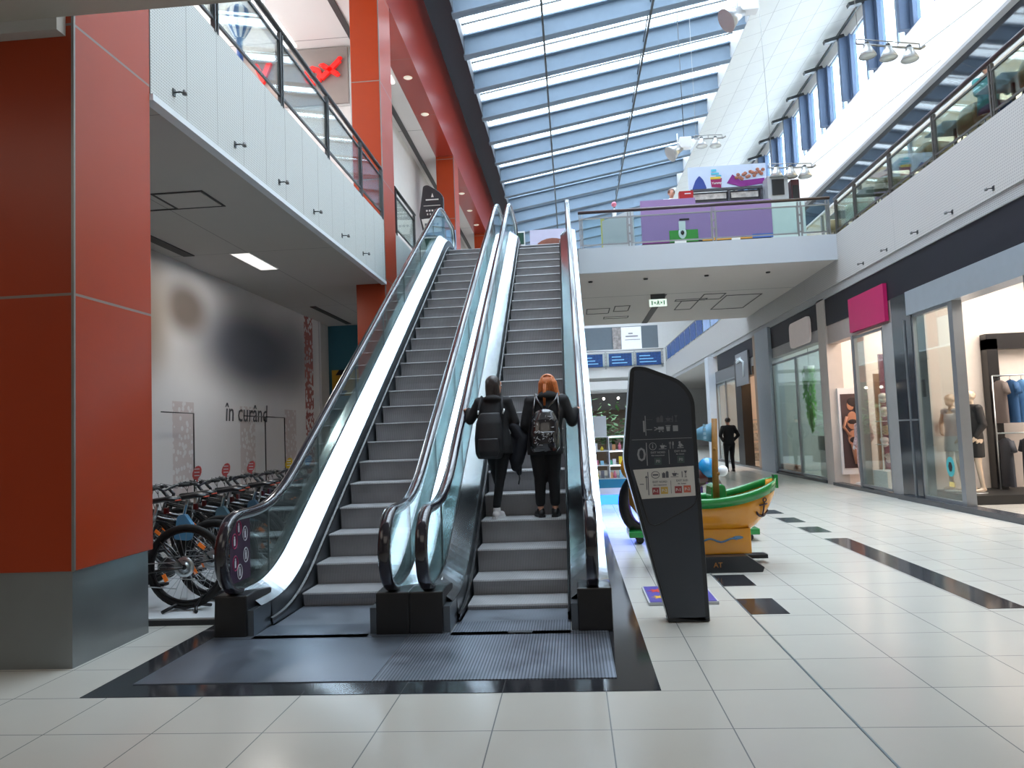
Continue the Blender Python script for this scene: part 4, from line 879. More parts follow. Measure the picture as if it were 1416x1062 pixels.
for i in range(NB):
    y = 6.74+.395*i; sh = R.uniform(-.03, .03)+(.07 if i % 2 else -.05)
    o = b0 if i == 0 else dup(b0, (0, 0, 0))
    o.location = (-4.17+sh+.03, y, .085); o.scale = (1.1, 1.1, 1.1); o.rotation_euler = (0, 0, R.uniform(-.05, .05)); bikes.append(o)
    if i:
        o['group'] = 'black bicycles in the long row on the platform'; o['label'] = 'black bicycle in the crowded row beyond the nearest one'
    st = bstand(-4.17+sh+.62, y, 'black floor stand holding the nearest bicycle' if i == 0 else 'black floor stand in the row of parked bicycles', None if i == 0 else 'floor stands under the row of bicycles')
# price tags hanging on handlebars
for i, (k, c) in enumerate(((2, 3), (6, 0), (8, 0), (10, 0), (13, 1), (16, 2))):
    o = bikes[k]; p = Vector(o.location)+Vector((-.46, -.12, 1.09))
    s = MB(); rows = 14
    s.prism([(p.x+.055*math.cos(a*PI/6)+.02*math.sin(a*PI/6), p.z+.05+.085*math.sin(a*PI/6)) for a in range(12)], 1, p.y-.006, p.y+.006); s.prism([(p.x-.01, p.z-.06), (p.x+.01, p.z-.06), (p.x+.01, p.z), (p.x-.01, p.z)], 1, p.y-.004, p.y+.004)
    t = s.build('price_tag', TAGS[c]); t.name = 'price_tag'
    tag(t, ['pale lilac round price tag on a handlebar near the column', 'pink round price tag on a handlebar, first of three', 'pink round price tag on a handlebar, middle of three', 'pink round price tag on a handlebar, last of three', 'yellow round price tag above the far handlebars', 'blue round price tag on the farthest handlebars'][i], 'price tag')
    q = MB()
    for zz in (.03, .07, .11): q.box(p.x-.03, p.x+.035, p.y-.009, p.y-.006, p.z+zz-.02, p.z+zz-.01)
    q.build('print_lines', STW, t)
# coloured bags hanging under the first saddles
for i, (k, col) in enumerate(((1, (.12, .35, .6)), (3, (.10, .2, .26)), (5, (.08, .16, .24)))):
    p = Vector(bikes[k].location)+Vector((.3, -.05, .68)); s = MB(); s.prism(round_poly_([(p.x-.09, p.z-.1), (p.x+.07, p.z-.12), (p.x+.1, p.z+.02), (p.x+.02, p.z+.14), (p.x-.05, p.z+.12)], .03), 1, p.y-.03, p.y+.03); s.tube([p+Vector((0, 0, .12)), p+Vector((.01, .03, .22))], .008, 5)
    o = s.build('parts_pouch', mat('pouch_%d' % i, col, .4)); tag(o, ['bright blue plastic pouch hanging from a saddle near the column', 'dull teal plastic pouch hanging from a saddle', 'dark blue plastic pouch hanging from a saddle further along'][i], 'pouch')
# ------------------------------------------------------------------ wayfinding totem
def T(px, py): return (.691+.00566*(px-924)+.00031*(861-py), .0058*(861-py))
def TZ(u, v): return T(850+u/5.06, 490+v/5.06)       # u,v measured on the sign's own drawing
def inset(pts, d):
    c = Vector((sum(p[0] for p in pts)/len(pts), sum(p[1] for p in pts)/len(pts))); out = []; N = len(pts)
    for i in range(N):
        a, p, b = Vector(pts[i-1]), Vector(pts[i]), Vector(pts[(i+1) % N]); n1 = Vector((-(p-a).y, (p-a).x)); n2 = Vector((-(b-p).y, (b-p).x))
        if n1.length < 1e-6 or n2.length < 1e-6: n = c-p
        else: n = n1.normalized()+n2.normalized()
        n.normalize()
        if n.dot(c-p) < 0 and abs(n.dot((c-p).normalized())) > .2: n = -n
        out.append((p.x+n.x*d, p.y+n.y*d))
    return out
tot = thing('wayfinding_totem', 'tall dark grey leaning wayfinding totem with a white minus one floor panel', 'totem', (.86, 6.3, 0))
outl = round_poly([(.70, .005), (.70, .005), (1.022, .005), (1.022, .02), (1.0, 1.26), (.995, 1.79), (.90, 1.93), (.60, 2.06), (.495, 2.06), (.40, 1.29)], .09, 5)
s = MB(); s.prism(outl, 1, 6.19, 6.36); s.build('casing', mat('totem_black', (.020, .023, .028), .3), tot, bevel=.012)
inn = [(TZ(u, v)) for u, v in ((125, 440), (545, 440), (575, 1010), (600, 1150), (190, 1280))]
fl_ = inset(outl, .035)
s = MB(); s.prism(fl_, 1, 6.178, 6.192); s.build('face_panel', mat('totem_face', (.035, .042, .056), .35), tot)
TG = mat('sign_grey', (.30, .31, .33), .5); TWH = mat('sign_white', (.60, .58, .55), .5); TD = mat('sign_dark_ink', (.10, .10, .12), .5)
pan = MB(); pan.prism([TZ(*p) for p in ((122, 812), (553, 798), (567, 1005), (186, 1018))], 1, 6.174, 6.179); wp = pan.build('lower_floor_panel', TWH, tot)
F_ = 6.1735; rr = (1, 0, 0); uu = (0, 0, 1)
def tx(s_, u, v, size, m, par=tot, al='LEFT'):
    x, z = TZ(u, v); return text_mesh(s_, size, m, par, (x, 6.176 if m is TG else 6.1735, z), rr, uu, align=al, depth=.0006, bold=.0004 if size < .03 else .0008)
def bars(name, rects, m, y=6.176):
    q = MB()
    for u0, v0, u1, v1 in rects:
        a, b = TZ(u0, v0), TZ(u1, v1); q.box(a[0], b[0], y-.0015, y+.002, min(a[1], b[1]), max(a[1], b[1]))
    return q.build(name, m, tot)
bars('divider_line', [(112, 600, 540, 603)], TG); bars('divider_line', [(209, 435, 212, 575)], TG); bars('divider_line', [(219, 625, 222, 785)], TG); bars('divider_line', [(378, 680, 380, 780)], TG)
bars('divider_line', [(230, 830, 233, 992)], TD, 6.1735); bars('divider_line', [(392, 895, 394, 985)], TD, 6.1735)
tx('1', 172, 548, .13, TG); tx('0', 150, 752, .155, TG); bars('minus_sign', [(170, 912, 200, 917)], TD, 6.1735)
def icon(name, kind, u, v, m, y):
    q = MB(); x, z = TZ(u, v); B_ = lambda a, b, c, d: q.box(x+a, x+b, y-.0015, y+.001, z+c, z+d)
    if kind == 'info':
        pts = [(x+.028*math.cos(a*PI/10), y, z+.028*math.sin(a*PI/10)) for a in range(20)]; q.tube(pts, .002, 4, closed=True); B_(-.003, .003, -.015, .008); B_(-.003, .003, .012, .018)
    elif kind == 'cup':
        q.prism([(x-.024, z+.01), (x+.018, z+.01), (x+.008, z-.014), (x-.014, z-.014)], 1, y-.0015, y); B_(-.034, .028, -.022, -.018); B_(.018, .028, -.004, .004); B_(-.004, -.001, .014, .026)
    elif kind == 'fork':
        B_(-.014, -.010, -.028, .028); B_(.008, .012, -.028, .0); q.prism([(x+.004, z+.0), (x+.018, z), (x+.016, z+.028), (x+.008, z+.028)], 1, y-.0015, y); B_(-.02, -.018, .008, .028); B_(-.007, -.005, .008, .028)
    elif kind == 'child':
        q.ball((x-.004, y, z+.02), (.009, .001, .009), 10, 6); q.obox((x, y, z-.002), (.026, .002, .028), (0, .5, 0)); B_(-.024, .026, -.026, -.020); B_(.01, .024, -.012, -.004)
    elif kind == 'bag':
        B_(-.026, .0, -.026, .012); B_(.004, .026, -.026, .022); B_(-.018, -.008, .012, .018); B_(.010, .020, .022, .028)
    elif kind == 'trolley': B_(-.024, .022, -.006, .016); B_(-.018, .018, -.014, -.010); B_(-.02, -.008, -.026, -.018); B_(.008, .018, -.026, -.018)
    elif kind == 'glassware':
        B_(-.022, -.016, -.026, .022); q.prism([(x-.004, z+.026), (x+.022, z+.026), (x+.009, z)], 1, y-.0015, y); B_(.007, .011, -.022, .0); B_(0, .018, -.026, -.022)
    elif kind == 'card': B_(-.020, .020, -.024, .022)
    elif kind == 'bin': q.prism([(x-.016, z+.014), (x+.016, z+.014), (x+.012, z-.024), (x-.012, z-.024)], 1, y-.0015, y); B_(-.02, .02, .018, .023)
    elif kind == 'ring':
        pts = [(x+.032*math.cos(a*PI/10), y, z+.027*math.sin(a*PI/10)) for a in range(20)]; q.tube(pts, .0025, 4, closed=True); B_(-.022, .022, -.006, .006)
    return q.build(name, m, tot)
for nm, k, u, v in (('icon', 'trolley', 322, 530), ('icon', 'bin', 372, 528), ('icon', 'card', 424, 530), ('icon', 'info', 262, 652), ('icon', 'cup', 335, 655), ('icon', 'fork', 397, 648), ('icon', 'child', 458, 648)): icon(nm, k, u, v, TG, 6.176)
bars('dash', [(218, 532, 258, 536)], TG); tx('>', 272, 548, .06, TG); bars('dash', [(218, 462, 262, 465)], mat('sign_dim', (.09, .095, .11), .5)); icon('icon', 'cup', 375, 465, mat('sign_dim', (.09, .095, .11), .5), 6.176); icon('icon', 'bag', 312, 462, mat('sign_dim', (.09, .095, .11), .5), 6.176); icon('icon', 'glassware', 420, 462, mat('sign_dim', (.09, .095, .11), .5), 6.176)
for k, u in (('ring', 282), ('bag', 352), ('cup', 420), ('glassware', 488)): icon('icon', k, u, 852, TD, 6.1735)
tx('EXIT NORD', 300, 702, .022, TG, al='CENTER'); tx('Bdul. Independentei', 300, 720, .013, TG, al='CENTER'); tx('EXIT SUD', 458, 698, .022, TG, al='CENTER'); tx('Str. Somes', 458, 716, .015, TG, al='CENTER')
tx('EXIT NORD', 314, 908, .022, TD, al='CENTER'); tx('Bdul. Independentei', 315, 927, .013, TD, al='CENTER'); tx('EXIT SUD', 472, 903, .022, TD, al='CENTER'); tx('Str. Somes', 470, 922, .015, TD, al='CENTER')
for u, v, s_, c in ((300, 757, 'P0', (.06, .09, .09)), (463, 750, 'P0', (.06, .09, .09)), (285, 965, 'P-1', (.30, .055, .06)), (346, 962, 'P-2', (.55, .36, .08)), (445, 960, 'P-1', (.30, .055, .06)), (508, 957, 'P-2', (.55, .13, .08))):
    x, z = TZ(u, v); y = 6.176 if v < 800 else 6.1735; q = MB(); q.box(x-.028, x+.028, y-.0015, y+.002, z-.028, z+.028); o = q.build('parking_square', mat('parking_%d_%d' % (u, v), c, .5), tot)
    text_mesh(s_, .032, TWH if v > 800 else TG, o, (x, y-.002, z-.011), rr, uu, align='CENTER', depth=.0005, bold=.0008)
q = MB(); x, z = TZ(217, 870); q.box(x-.003, x+.003, 6.172, 6.174, TZ(217, 955)[1], z); q.prism([(x-.012, z), (x+.012, z), (x, z+.018)], 1, 6.172, 6.174); q.build('arrow', TD, tot)
gv = [(1.0, 1.26), (.985, .90), (.965, .86), (.775, .725), (.75, .72), (.725, .75), (.56, 1.09)]
gv = [T(820+u/4.72, 640+v/4.72) for u, v in ((690, 120), (683, 240), (668, 280), (640, 305), (430, 408), (400, 415), (370, 405), (355, 385), (305, 230), (262, 90))]
q = MB(); q.tube([(a, 6.177, b) for a, b in gv], .005, 6); q.build('panel_groove', BLACK, tot)
# floor decal board below the totem
m_ = thing('floor_board', 'flat purple, yellow and red printed board on the floor behind the totem', 'board', (.9, 7.1, 0))
MB().box(.60, 1.205, 6.78, 7.46, 0, .028).build('board', mat('board_edge', (.5, .5, .52), .4), m_); MB().box(.615, 1.19, 6.79, 7.45, .028, .032).build('print_ground', mat('print_purple', srgb(80, 70, 160), .4), m_)
for (cx_, cy_, r_c, col) in ((.72, 6.98, .08, (235, 185, 40)), (.72, 7.25, .09, (215, 70, 50)), (.87, 7.1, .06, (235, 185, 40)), (1.08, 7.3, .07, (215, 70, 50)), (1.1, 6.95, .05, (60, 130, 200))):
    s = MB(); s.prism([(cx_+r_c*(1 if k % 2 else .45)*math.cos(k*PI/7), cy_+r_c*(1 if k % 2 else .45)*math.sin(k*PI/7)) for k in range(14)], 2, .032, .034); s.build('printed_shape', mat('print_%d' % col[1], srgb(*col), .4), m_)
# totem on the upper floor
t2 = thing('wayfinding_totem', 'small distant dark wayfinding totem at the head of the escalators', 'totem', (-3.2, 18.2, ZF))
o2 = round_poly([(-3.33, ZF), (-2.98, ZF), (-2.94, 7.5), (-3.02, 7.62), (-3.32, 7.82), (-3.44, 7.8), (-3.56, 7.05)], .06, 3)
s = MB(); s.prism(o2, 1, 18.2, 18.34); s.build('casing', mat('totem_black', (.014, .016, .02), .3), t2, bevel=.01)
s = MB(); s.prism([(-3.50, 6.95), (-3.0, 6.98), (-3.0, 6.62), (-3.42, 6.60)], 1, 18.185, 18.2); s.build('lower_floor_panel', TWH, t2)
s = MB(); s.box(-3.44, -3.02, 18.19, 18.2, 7.28, 7.29)
for k in range(5): s.box(-3.38+.07*k, -3.34+.07*k, 18.19, 18.2, 7.14, 7.18); s.box(-3.36+.07*k, -3.33+.07*k, 18.19, 18.2, 7.05, 7.09)
s.box(-3.38, -3.06, 18.19, 18.2, 7.42, 7.45); s.prism([(-3.24, 7.5), (-3.18, 7.5), (-3.21, 7.6)], 1, 18.19, 18.2); s.build('icon_rows', TWH, t2)
s = MB()
for k in range(4): s.box(-3.42+.1*k, -3.36+.1*k, 18.18, 18.186, 6.78, 6.84)
s.build('icon_row', TD, t2)

# ------------------------------------------------------------------ boat ride
YEL = mat('ride_yellow', srgb(225, 150, 30), .25, coat=.5); GRN = mat('ride_green', srgb(30, 135, 60), .25, coat=.5)
br = thing('boat_ride', 'yellow coin-operated boat ride with a green rim and an anchor emblem', 'kiddie ride', (1.42, 8.62, 0))
yc = 8.62
def sec(t_):   # x along the boat, 0 stern .. 1 bow
    x = .60+1.62*t_; e = abs(t_-.5)*2
    rim = .755+.165*e**2.2+(.03*e if t_ > .5 else .06*e**3); hw = .36*math.sqrt(max(0, 1-e**4)) if e < 1 else 0
    keel = .36+.50*max(0, (e-.42)/.58)**2.1 if t_ > .5 else .36+.35*max(0, (e-.42)/.58)**2.1
    return x, rim, max(hw, .02), keel
rows, rim_o, rim_i, inner = [], [], [], []
for i in range(25):
    t_ = i/24; x, rim, hw, keel = sec(t_); rk = .04 if i == 24 else 0
    row = []
    for k in range(13):
        a = PI*k/12; row.append((x+(rim-.4)*0, yc-hw*math.cos(a)*(abs(math.cos(a))**-.25 if abs(math.cos(a)) > .05 else 1), rim-(rim-keel)*math.sin(a)**.8))
    rows.append(row)
hull = MB(); hull.grid(rows); hull._f([v for v in hull.bm.verts][:13]); hull.build('hull', YEL, br, solid=.012)
rm = MB()
for sgn in (-1, 1):
    R_ = []
    for i in range(25):
        x, rim, hw, keel = sec(i/24); R_.append([(x, yc+sgn*(hw+.02), rim-.085), (x, yc+sgn*(hw+.028), rim+.005), (x, yc+sgn*(hw-.005), rim+.02), (x, yc+sgn*(hw-.03), rim+.0), (x, yc+sgn*max(hw-.03, 0), rim-.05)])
    rm.grid(R_, True, closed=True)
rm.box(2.195, 2.235, yc-.05, yc+.05, .84, .985); rm.build('rim', GRN, br)
s = MB(); R_ = []
for i in range(2, 23):
    x, rim, hw, keel = sec(i/24); R_.append([(x, yc-hw+.02, rim-.12), (x, yc+hw-.02, rim-.12)])
s.grid(R_); s.build('deck', mat('ride_deck', srgb(40, 90, 50), .5), br)
s = MB(); s.prism([(1.47, .66), (1.66, .66), (1.64, .89), (1.60, .91), (1.52, .91), (1.49, .88)], 1, yc-.18, yc+.18); s.build('seat_back', GRN, br, bevel=.02)
s = MB(); s.box(1.66, 1.95, yc-.17, yc+.17, .66, .74); s.build('bench', GRN, br, bevel=.02)
s = MB(); s.tube([(1.525, yc-.22, .68), (1.53, yc-.22, 1.1), (1.55, yc-.22, 1.63)], [.036, .034, .03], 10); ms = s.build('mast', mat('mast_wood', srgb(150, 105, 40), .5, var=.3, scale=20), br); s = MB(); s.ball((1.555, yc-.245, 1.03), .02, 8, 6); s.ball((1.53, yc-.245, 1.3), .018, 8, 6); s.build('knot', mat('mast_wood', srgb(150, 105, 40)), ms)
s = MB(); R_ = [[(1.53-.035*k, yc-.22+.02*math.sin(k*1.3), 1.59-.012*k-(.0 if k < 5 else .01)), (1.53-.035*k, yc-.22+.02*math.sin(k*1.3+.4), 1.37+.008*k)] for k in range(7)]
s.grid(R_); fg = s.build('flag', mat('flag_blue', srgb(120, 175, 205), .5), br, solid=.006)
s = MB()
for k in range(4): s.box(1.42, 1.45, yc-.245, yc-.238, 1.41+.045*k, 1.44+.045*k)
s.build('flag_print', mat('flag_pale', srgb(160, 200, 220), .5), fg)
s = MB(); s.box(1.36, 1.86, yc-.27, yc+.24, .17, .44); s.build('pedestal', YEL, br, bevel=.008)
q = MB(); q.tube([(1.36+.035*k, yc-.275, .32+.018*math.sin(k*.9)) for k in range(11)], .010, 5); q.ball((1.72, yc-.275, .345), (.06, .004, .018), 10, 6); q.build('wave_print', mat('wave_blue', srgb(90, 130, 160), .5), br)
s = MB(); s.prism([(1.05, .0), (1.93, .0), (1.95, .05), (1.78, .17), (1.05, .17)], 1, yc-.42, yc+.42); s.build('base_plinth', mat('plinth_black', (.02, .022, .026), .35), br, bevel=.008)
s = MB(); s.box(1.9, 2.12, yc+.12, yc+.30, .05, .09); s.build('foot_pedal', BLACK, br)
text_mesh('AT', .075, mat('plinth_letter', srgb(180, 120, 60), .5), br, (1.42, yc-.426, .06), (1, 0, 0), (0, 0, 1), depth=.002)
# anchor emblem on the bow
def hullp(x, z, off=.012):
    t_ = (x-.60)/1.62; x_, rim, hw, keel = sec(t_); u = min(1, max(0, (rim-z)/(rim-keel)))**(1/.8); a = math.asin(min(1, u)); c_ = math.cos(a); return Vector((x, yc-hw*c_*(c_**-.25 if c_ > .05 else 1)-off-.006, z))
an = MB(); ax_, az = 2.0, .665
an.tube([hullp(ax_+.012*(k/6), az-.10+.15*k/6) for k in range(7)], .009, 6)
an.tube([hullp(ax_-.045+.09*k/4, az+.02+.012*k/4) for k in range(5)], .009, 6)
an.tube([hullp(ax_+.085*math.sin(a), az-.02-.085*math.cos(a)) for a in [-1.25+.25*k for k in range(11)]], [.007]+[.012]*9+[.007], 6)
an.tube([hullp(ax_+.016+.02*math.cos(a), az+.075+.02*math.sin(a)) for a in [k*PI/5 for k in range(10)]], .006, 5, closed=True)
an.build('anchor_emblem', mat('anchor_dark', (.05, .02, .02), .5), br)

# ------------------------------------------------------------------ second ride behind the totem
mr = thing('motorbike_ride', 'dark motorbike ride with yellow nose, black wheels and blue dome behind the totem', 'kiddie ride', (1.3, 10.6, 0))
yb = 10.6
for x, z, nm in ((.93, .52, 'wheel'), (1.72, .52, 'wheel')):
    w_ = MB(); w_.tube([(x+.26*math.cos(a*PI/14), yb, z+.36*math.sin(a*PI/14)) for a in range(28)], .085, 10, closed=True); o = w_.build(nm, BLACK, mr)
    w_ = MB(); w_.tube([(x+.20*math.cos(a*PI/14), yb-.06, z+.28*math.sin(a*PI/14)) for a in range(28)], .012, 6, closed=True); w_.tube([(x-.18, yb, z), (x+.18, yb, z)], .03, 8); w_.tube([(x, yb, z-.26), (x, yb, z+.26)], .03, 8); w_.build('rim', mat('rim_violet', (.25, .15, .5), .3, .6), o)
s = MB(); s.ball((.78, yb, 1.02), (.14, .16, .17), 16, 10); s.build('nose', YEL, mr)
s = MB(); s.ball((1.35, yb, .85), (.55, .16, .18), 20, 12); s.ball((1.1, yb, .62), (.3, .14, .2), 16, 10); s.build('body', mat('ride_dark_red', (.06, .012, .012), .3, coat=.5), mr)
s = MB(); s.ball((1.83, yb, .97), (.14, .14, .15), 18, 12); s.build('dome', mat('dome_blue', srgb(30, 140, 200), .25, coat=.5), mr)
s = MB(); s.ball((2.03, yb, .93), (.075, .08, .075), 16, 10); s.build('headlamp', mat('lamp_white', (.8, .8, .82), .3), mr)
s = MB(); s.ball((1.69, yb, .93), (.05, .07, .07), 12, 8); s.build('bumper_ball', YEL, mr)
s = MB(); s.box(.7, 2.42, yb-.28, yb+.28, .09, .17); s.build('base_plate', GRN, mr, bevel=.01)
for x in (.85, 2.3):
    s = MB(); s.cyl((x, yb-.2, .05), (x, yb+.2, .05), .05, 12); s.build('castor', BLACK, mr)
s = MB(); s.box(1.2, 1.6, yb-.12, yb+.12, .17, .5); s.build('motor_column', BLACK, mr)

# ------------------------------------------------------------------ white kiosk with blue light
ki = thing('display_kiosk', 'white shelved sales kiosk with a glowing blue base beside the escalator', 'kiosk', (.95, 16.5, 0))
MB().box(.43, 1.5, 16.0, 17.0, 0, .20).build('light_plinth', emis('led_blue', (.02, .12, 1.0), 5), ki)
MB().box(.40, 1.53, 15.97, 17.03, .20, .34).build('base_rail', mat('kiosk_white', (.8, .82, .85), .4), ki); MB().box(.41, 1.52, 15.98, 17.02, .34, .52).build('teal_band', mat('kiosk_teal', srgb(45, 130, 160), .4), ki)
s = MB()
for z in (.52, .80, 1.10, 1.40): s.box(.43, 1.5, 16.02, 16.98, z, z+.02)
s.build('shelf', mat('kiosk_white', (.8, .82, .85), .4), ki)
for x in (.43, .74, 1.12, 1.48): MB().box(x, x+.02, 16.02, 16.98, .52, 1.42).build('upright', mat('kiosk_white', (.8, .82, .85), .4), ki)
MB().box(.43, .72, 16.05, 16.5, 1.42, 1.85).build('tall_panel', mat('kiosk_panel', (.6, .63, .68), .4), ki)
s = MB()
for z in (.79, 1.09, 1.39): s.box(.76, 1.1, 16.0, 16.02, z, z+.012); s.box(1.14, 1.46, 16.0, 16.02, z, z+.012)
s.build('light_strip', emis('cool_strip', (.85, .95, 1), 4), ki)
area('kiosk_lamp', (.95, 15.6, .4), (1, .2), 12, (.15, .25, 1), rot=(-.9, 0, 0))
cols = [(.85, .65, .05), (.1, .5, .3), (.7, .2, .3), (.15, .15, .18), (.8, .8, .85), (.3, .6, .8), (.6, .3, .15)]
lab = ['black', 'yellow', 'green', 'pink', 'pale', 'brown']
for r_, z in enumerate((.54, .82, 1.12)):
    for k in range(8):
        x = .48+.125*k+R.uniform(-.01, .01)
        if abs(x-.75) < .05 or abs(x-1.13) < .05: x += .05
        c_ = cols[(k*3+r_*2) % 7]; h_ = R.uniform(.08, .17)
        s = MB(); s.box(x-.035, x+.035, 16.06, 16.16, z, z+h_) if (k+r_) % 3 else s.lathe([(.0, 0), (.035, 0), (.035, h_*.6), (.015, h_*.8), (.015, h_), (0, h_)], (x, 16.1, z), 12)
        o = s.build('packaged_item', mat('item_%d' % ((k*3+r_*2) % 7), c_, .4)); tag(o, 'small coloured package on the %s shelf of the white kiosk' % ('lowest', 'middle', 'top')[r_], 'package', 'packages on the %s shelf of the kiosk' % ('lowest', 'middle', 'top')[r_])
# ------------------------------------------------------------------ ground floor shops on the right
FR = mat('shop_frame_grey', (.30, .32, .34), .35, .7); DARKP = mat('gloss_dark_panel', (.02, .028, .038), .1, coat=.5)
XS = 6.38
INT = mat('shop_wall_cream', (.80, .72, .66), .6); INTF = mat('shop_floor_pale', (.7, .68, .66), .3)
n = 110
def tr(mb, m):
    global n
    o = struct('trim_%d' % n, mb, m); n += 1; return o
tr(MB().box(XS-.16, XS+.10, -5, 15.25, 0, .09), mat('plinth_dark', (.06, .065, .075), .25, .3))
tr(MB().box(XS-.12, XS+.10, 15.25, 19.0, 0, .07), mat('plinth_dark', (.06, .065, .075), .25, .3)); tr(MB().box(XS-.08, XS+.10, 19.6, 34, 0, .07), mat('plinth_dark', (.06, .065, .075), .25, .3))
tr(MB().box(XS-.02, XS+.25, 5.1, 33, 3.9, 4.62), mat('sign_band_dark', (.016, .017, .024), .5, spec=.25)); tr(MB().box(XS-.08, XS+.25, 5.1, 14.5, 3.46, 3.9), mat('lintel_blue_grey', (.42, .48, .54), .3, .5))
tr(MB().box(XS+.0, XS+.25, 15.25, 19.1, 3.45, 3.9), mat('lintel_taupe', (.42, .36, .33), .5)); tr(MB().box(XS+.0, XS+.25, 19.1, 27, 3.6, 3.9), mat('lintel_grey', (.4, .4, .4), .5)); tr(MB().box(XS, XS+.25, 27, 34, 3.3, 3.9), mat('lintel_dark', (.12, .125, .13), .35))
struct('wall_shop_side', MB().box(XS+.2, 11.5, 15.25, 15.4, 0, 4.6), INT); struct('wall_shop_middle', MB().box(XS+.2, 11.5, 19.1, 19.25, 0, 4.6), INT); struct('wall_shop_third', MB().box(XS+.2, 11.5, 24.9, 25.0, 0, 4.6), mat('shop_wall_green_grey', (.45, .5, .5), .5))
struct('wall_shop_back', MB().box(11.5, 11.6, 0, 60, 0, 4.62), INT); struct('wall_shop_far', MB().box(XS+.2, 11.5, 34.0, 34.1, 0, 4.6), mat('far_shop_wall', (.5, .42, .36), .5))
def pane(y0, y1, z0=.09, z1=3.46, name='window', wn=[40]):
    wn[0] += 1
    f = MB(); f.box(XS-.03, XS+.03, y0, y0+.05, z0, z1); f.box(XS-.03, XS+.03, y1-.05, y1, z0, z1); f.box(XS-.03, XS+.03, y0, y1, z0, z0+.05); f.box(XS-.03, XS+.03, y0, y1, z1-.05, z1)
    o = struct('%s_%d' % (name, wn[0]), f, FR); MB().box(XS-.006, XS+.006, y0+.05, y1-.05, z0+.05, z1-.05).build('pane', SHOPGLASS, o); return o
for a, b in ((5.2, 7.8), (7.8, 10.78), (12.98, 14.42), (15.75, 17.35), (19.65, 21.8), (21.8, 24.2), (29.6, 31.6), (31.6, 33.6)): pane(a, b, z1=3.46 if b < 15 else 3.42)
tr(MB().box(XS-.07, XS+.09, 12.84, 12.98, .0, 3.46), FR); tr(MB().box(XS-.07, XS+.09, 10.78, 10.86, 0, 3.46), FR); tr(MB().box(XS-.04, XS+.2, 14.42, 15.25, 0, 3.9), DARKP); tr(MB().box(XS-.06, XS-.04, 14.68, 14.72, .1, 3.4), FR)
tr(MB().box(XS-.045, XS+.0, 14.42, 15.25, 1.50, 1.53), FR); tr(MB().box(XS-.03, XS+.2, 15.25, 15.75, 0, 3.45), mat('shop_glass_dark', (.3, .3, .3), .2)); tr(MB().box(XS-.04, XS+.2, 17.35, 17.45, 0, 3.45), FR)
tr(MB().box(XS-.05, XS+.3, 19.05, 19.62, 0, 4.6), mat('pillar_beige', (.52, .47, .42), .5)); tr(MB().box(XS-.12, XS+.3, 24.2, 25.9, 0, 4.6), mat('pillar_blue_grey', (.38, .44, .50), .4)); tr(MB().box(XS-.05, XS+.3, 25.9, 26.5, 0, 4.6), mat('pillar_tan', (.45, .33, .24), .5))
tr(MB().box(XS-.05, XS+.3, 28.6, 29.6, 0, 4.0), mat('pillar_black', (.02, .018, .018), .4)); tr(MB().box(XS-.3, XS+.1, 33.7, 34.5, 0, 4.6), mat('pillar_white', (.62, .68, .75), .4))
tr(MB().box(XS+.25, XS+.29, 5.1, 34, 0, .02), INTF)
for (x, y, sx, sy, e, c) in ((8.8, 12, 3.5, 5, 430, (1, .88, .78)), (8.8, 17.2, 3, 3, 300, (1, .85, .75)), (8.8, 22, 3, 3.5, 160, (.9, 1, .98)), (8, 27.5, 2.5, 2.5, 260, (1, .62, .36)), (8, 31.5, 2.5, 3, 90, (1, .8, .65))):
    area('shop_lamp', (x, y, 4.4), (sx, sy), e, c)
# shop fascia signs
t = thing('shop_sign', 'bright pink shop sign panel on the dark band above the lingerie window', 'sign', (XS-.06, 16.3, 3.5))
MB().box(XS-.10, XS-.025, 15.4, 17.3, 3.5, 4.25).build('sign_panel', mat('sign_pink', srgb(175, 25, 90), .4, emit=.05), t)
t = thing('shop_sign', 'pale rounded sign on the band above the green plant window', 'sign', (XS-.06, 21, 3.6)); MB().prism(round_poly([(20.2, 3.65), (22.0, 3.65), (22.0, 4.35), (20.2, 4.35)], .2, 4), 0, XS-.08, XS-.025).build('sign_panel', mat('sign_cream', (.75, .66, .62), .5, emit=.1), t)
t = thing('shop_sign', 'grey square sign with pale leaf stroke before the gift shop', 'sign', (XS-.3, 28, 3.4)); MB().box(XS-.08, XS-.025, 27.2, 29.2, 3.0, 4.2).build('sign_panel', mat('sign_grey_panel', (.22, .23, .25), .4), t)
s = MB(); s.tube([(XS-.09, 28.9, 3.9), (XS-.09, 28.3, 3.95), (XS-.09, 27.8, 3.8), (XS-.09, 27.9, 3.3)], .05, 6); s.box(XS-.095, XS-.08, 28.2, 29.0, 3.98, 4.05); s.build('leaf_stroke', mat('stroke_pale', (.45, .52, .56), .5, emit=.2), t)
# mannequins
MANN = mat('mannequin_gloss', (.62, .48, .36), .2, coat=.4); MANW = mat('mannequin_white', (.72, .72, .72), .25)
wpl = thing('window_plinth', 'low black plinth under the two dressed mannequins', 'plinth', (7.4, 14.3, 0)); MB().box(6.85, 8.6, 13.75, 15.2, 0.0, .16).build('plinth', mat('plinth_matt', (.015, .015, .015), .5), wpl)
wpl.location = wpl.location
stander('mannequin in a short white dress with black shoulders in the shop window', (7.16, 14.85, .17), 1.9, 1.10, None, None, None, arms='hip', cat='mannequin', name='mannequin', skin=MANN, dress=(mat('dress_white', (.7, .7, .7), .3), .66), shoes=False, bald=True, base=True)
m2_ = stander('mannequin in a black hooded jacket and short black trousers', (7.24, 14.28, .17), 1.6, 1.12, mat('jacket_black', (.015, .013, .014), .6), None, None, cat='mannequin', name='mannequin', skin=MANN, dress=(mat('shorts_black', (.01, .01, .012), .6), .56), shoes=False, bald=True, base=True)
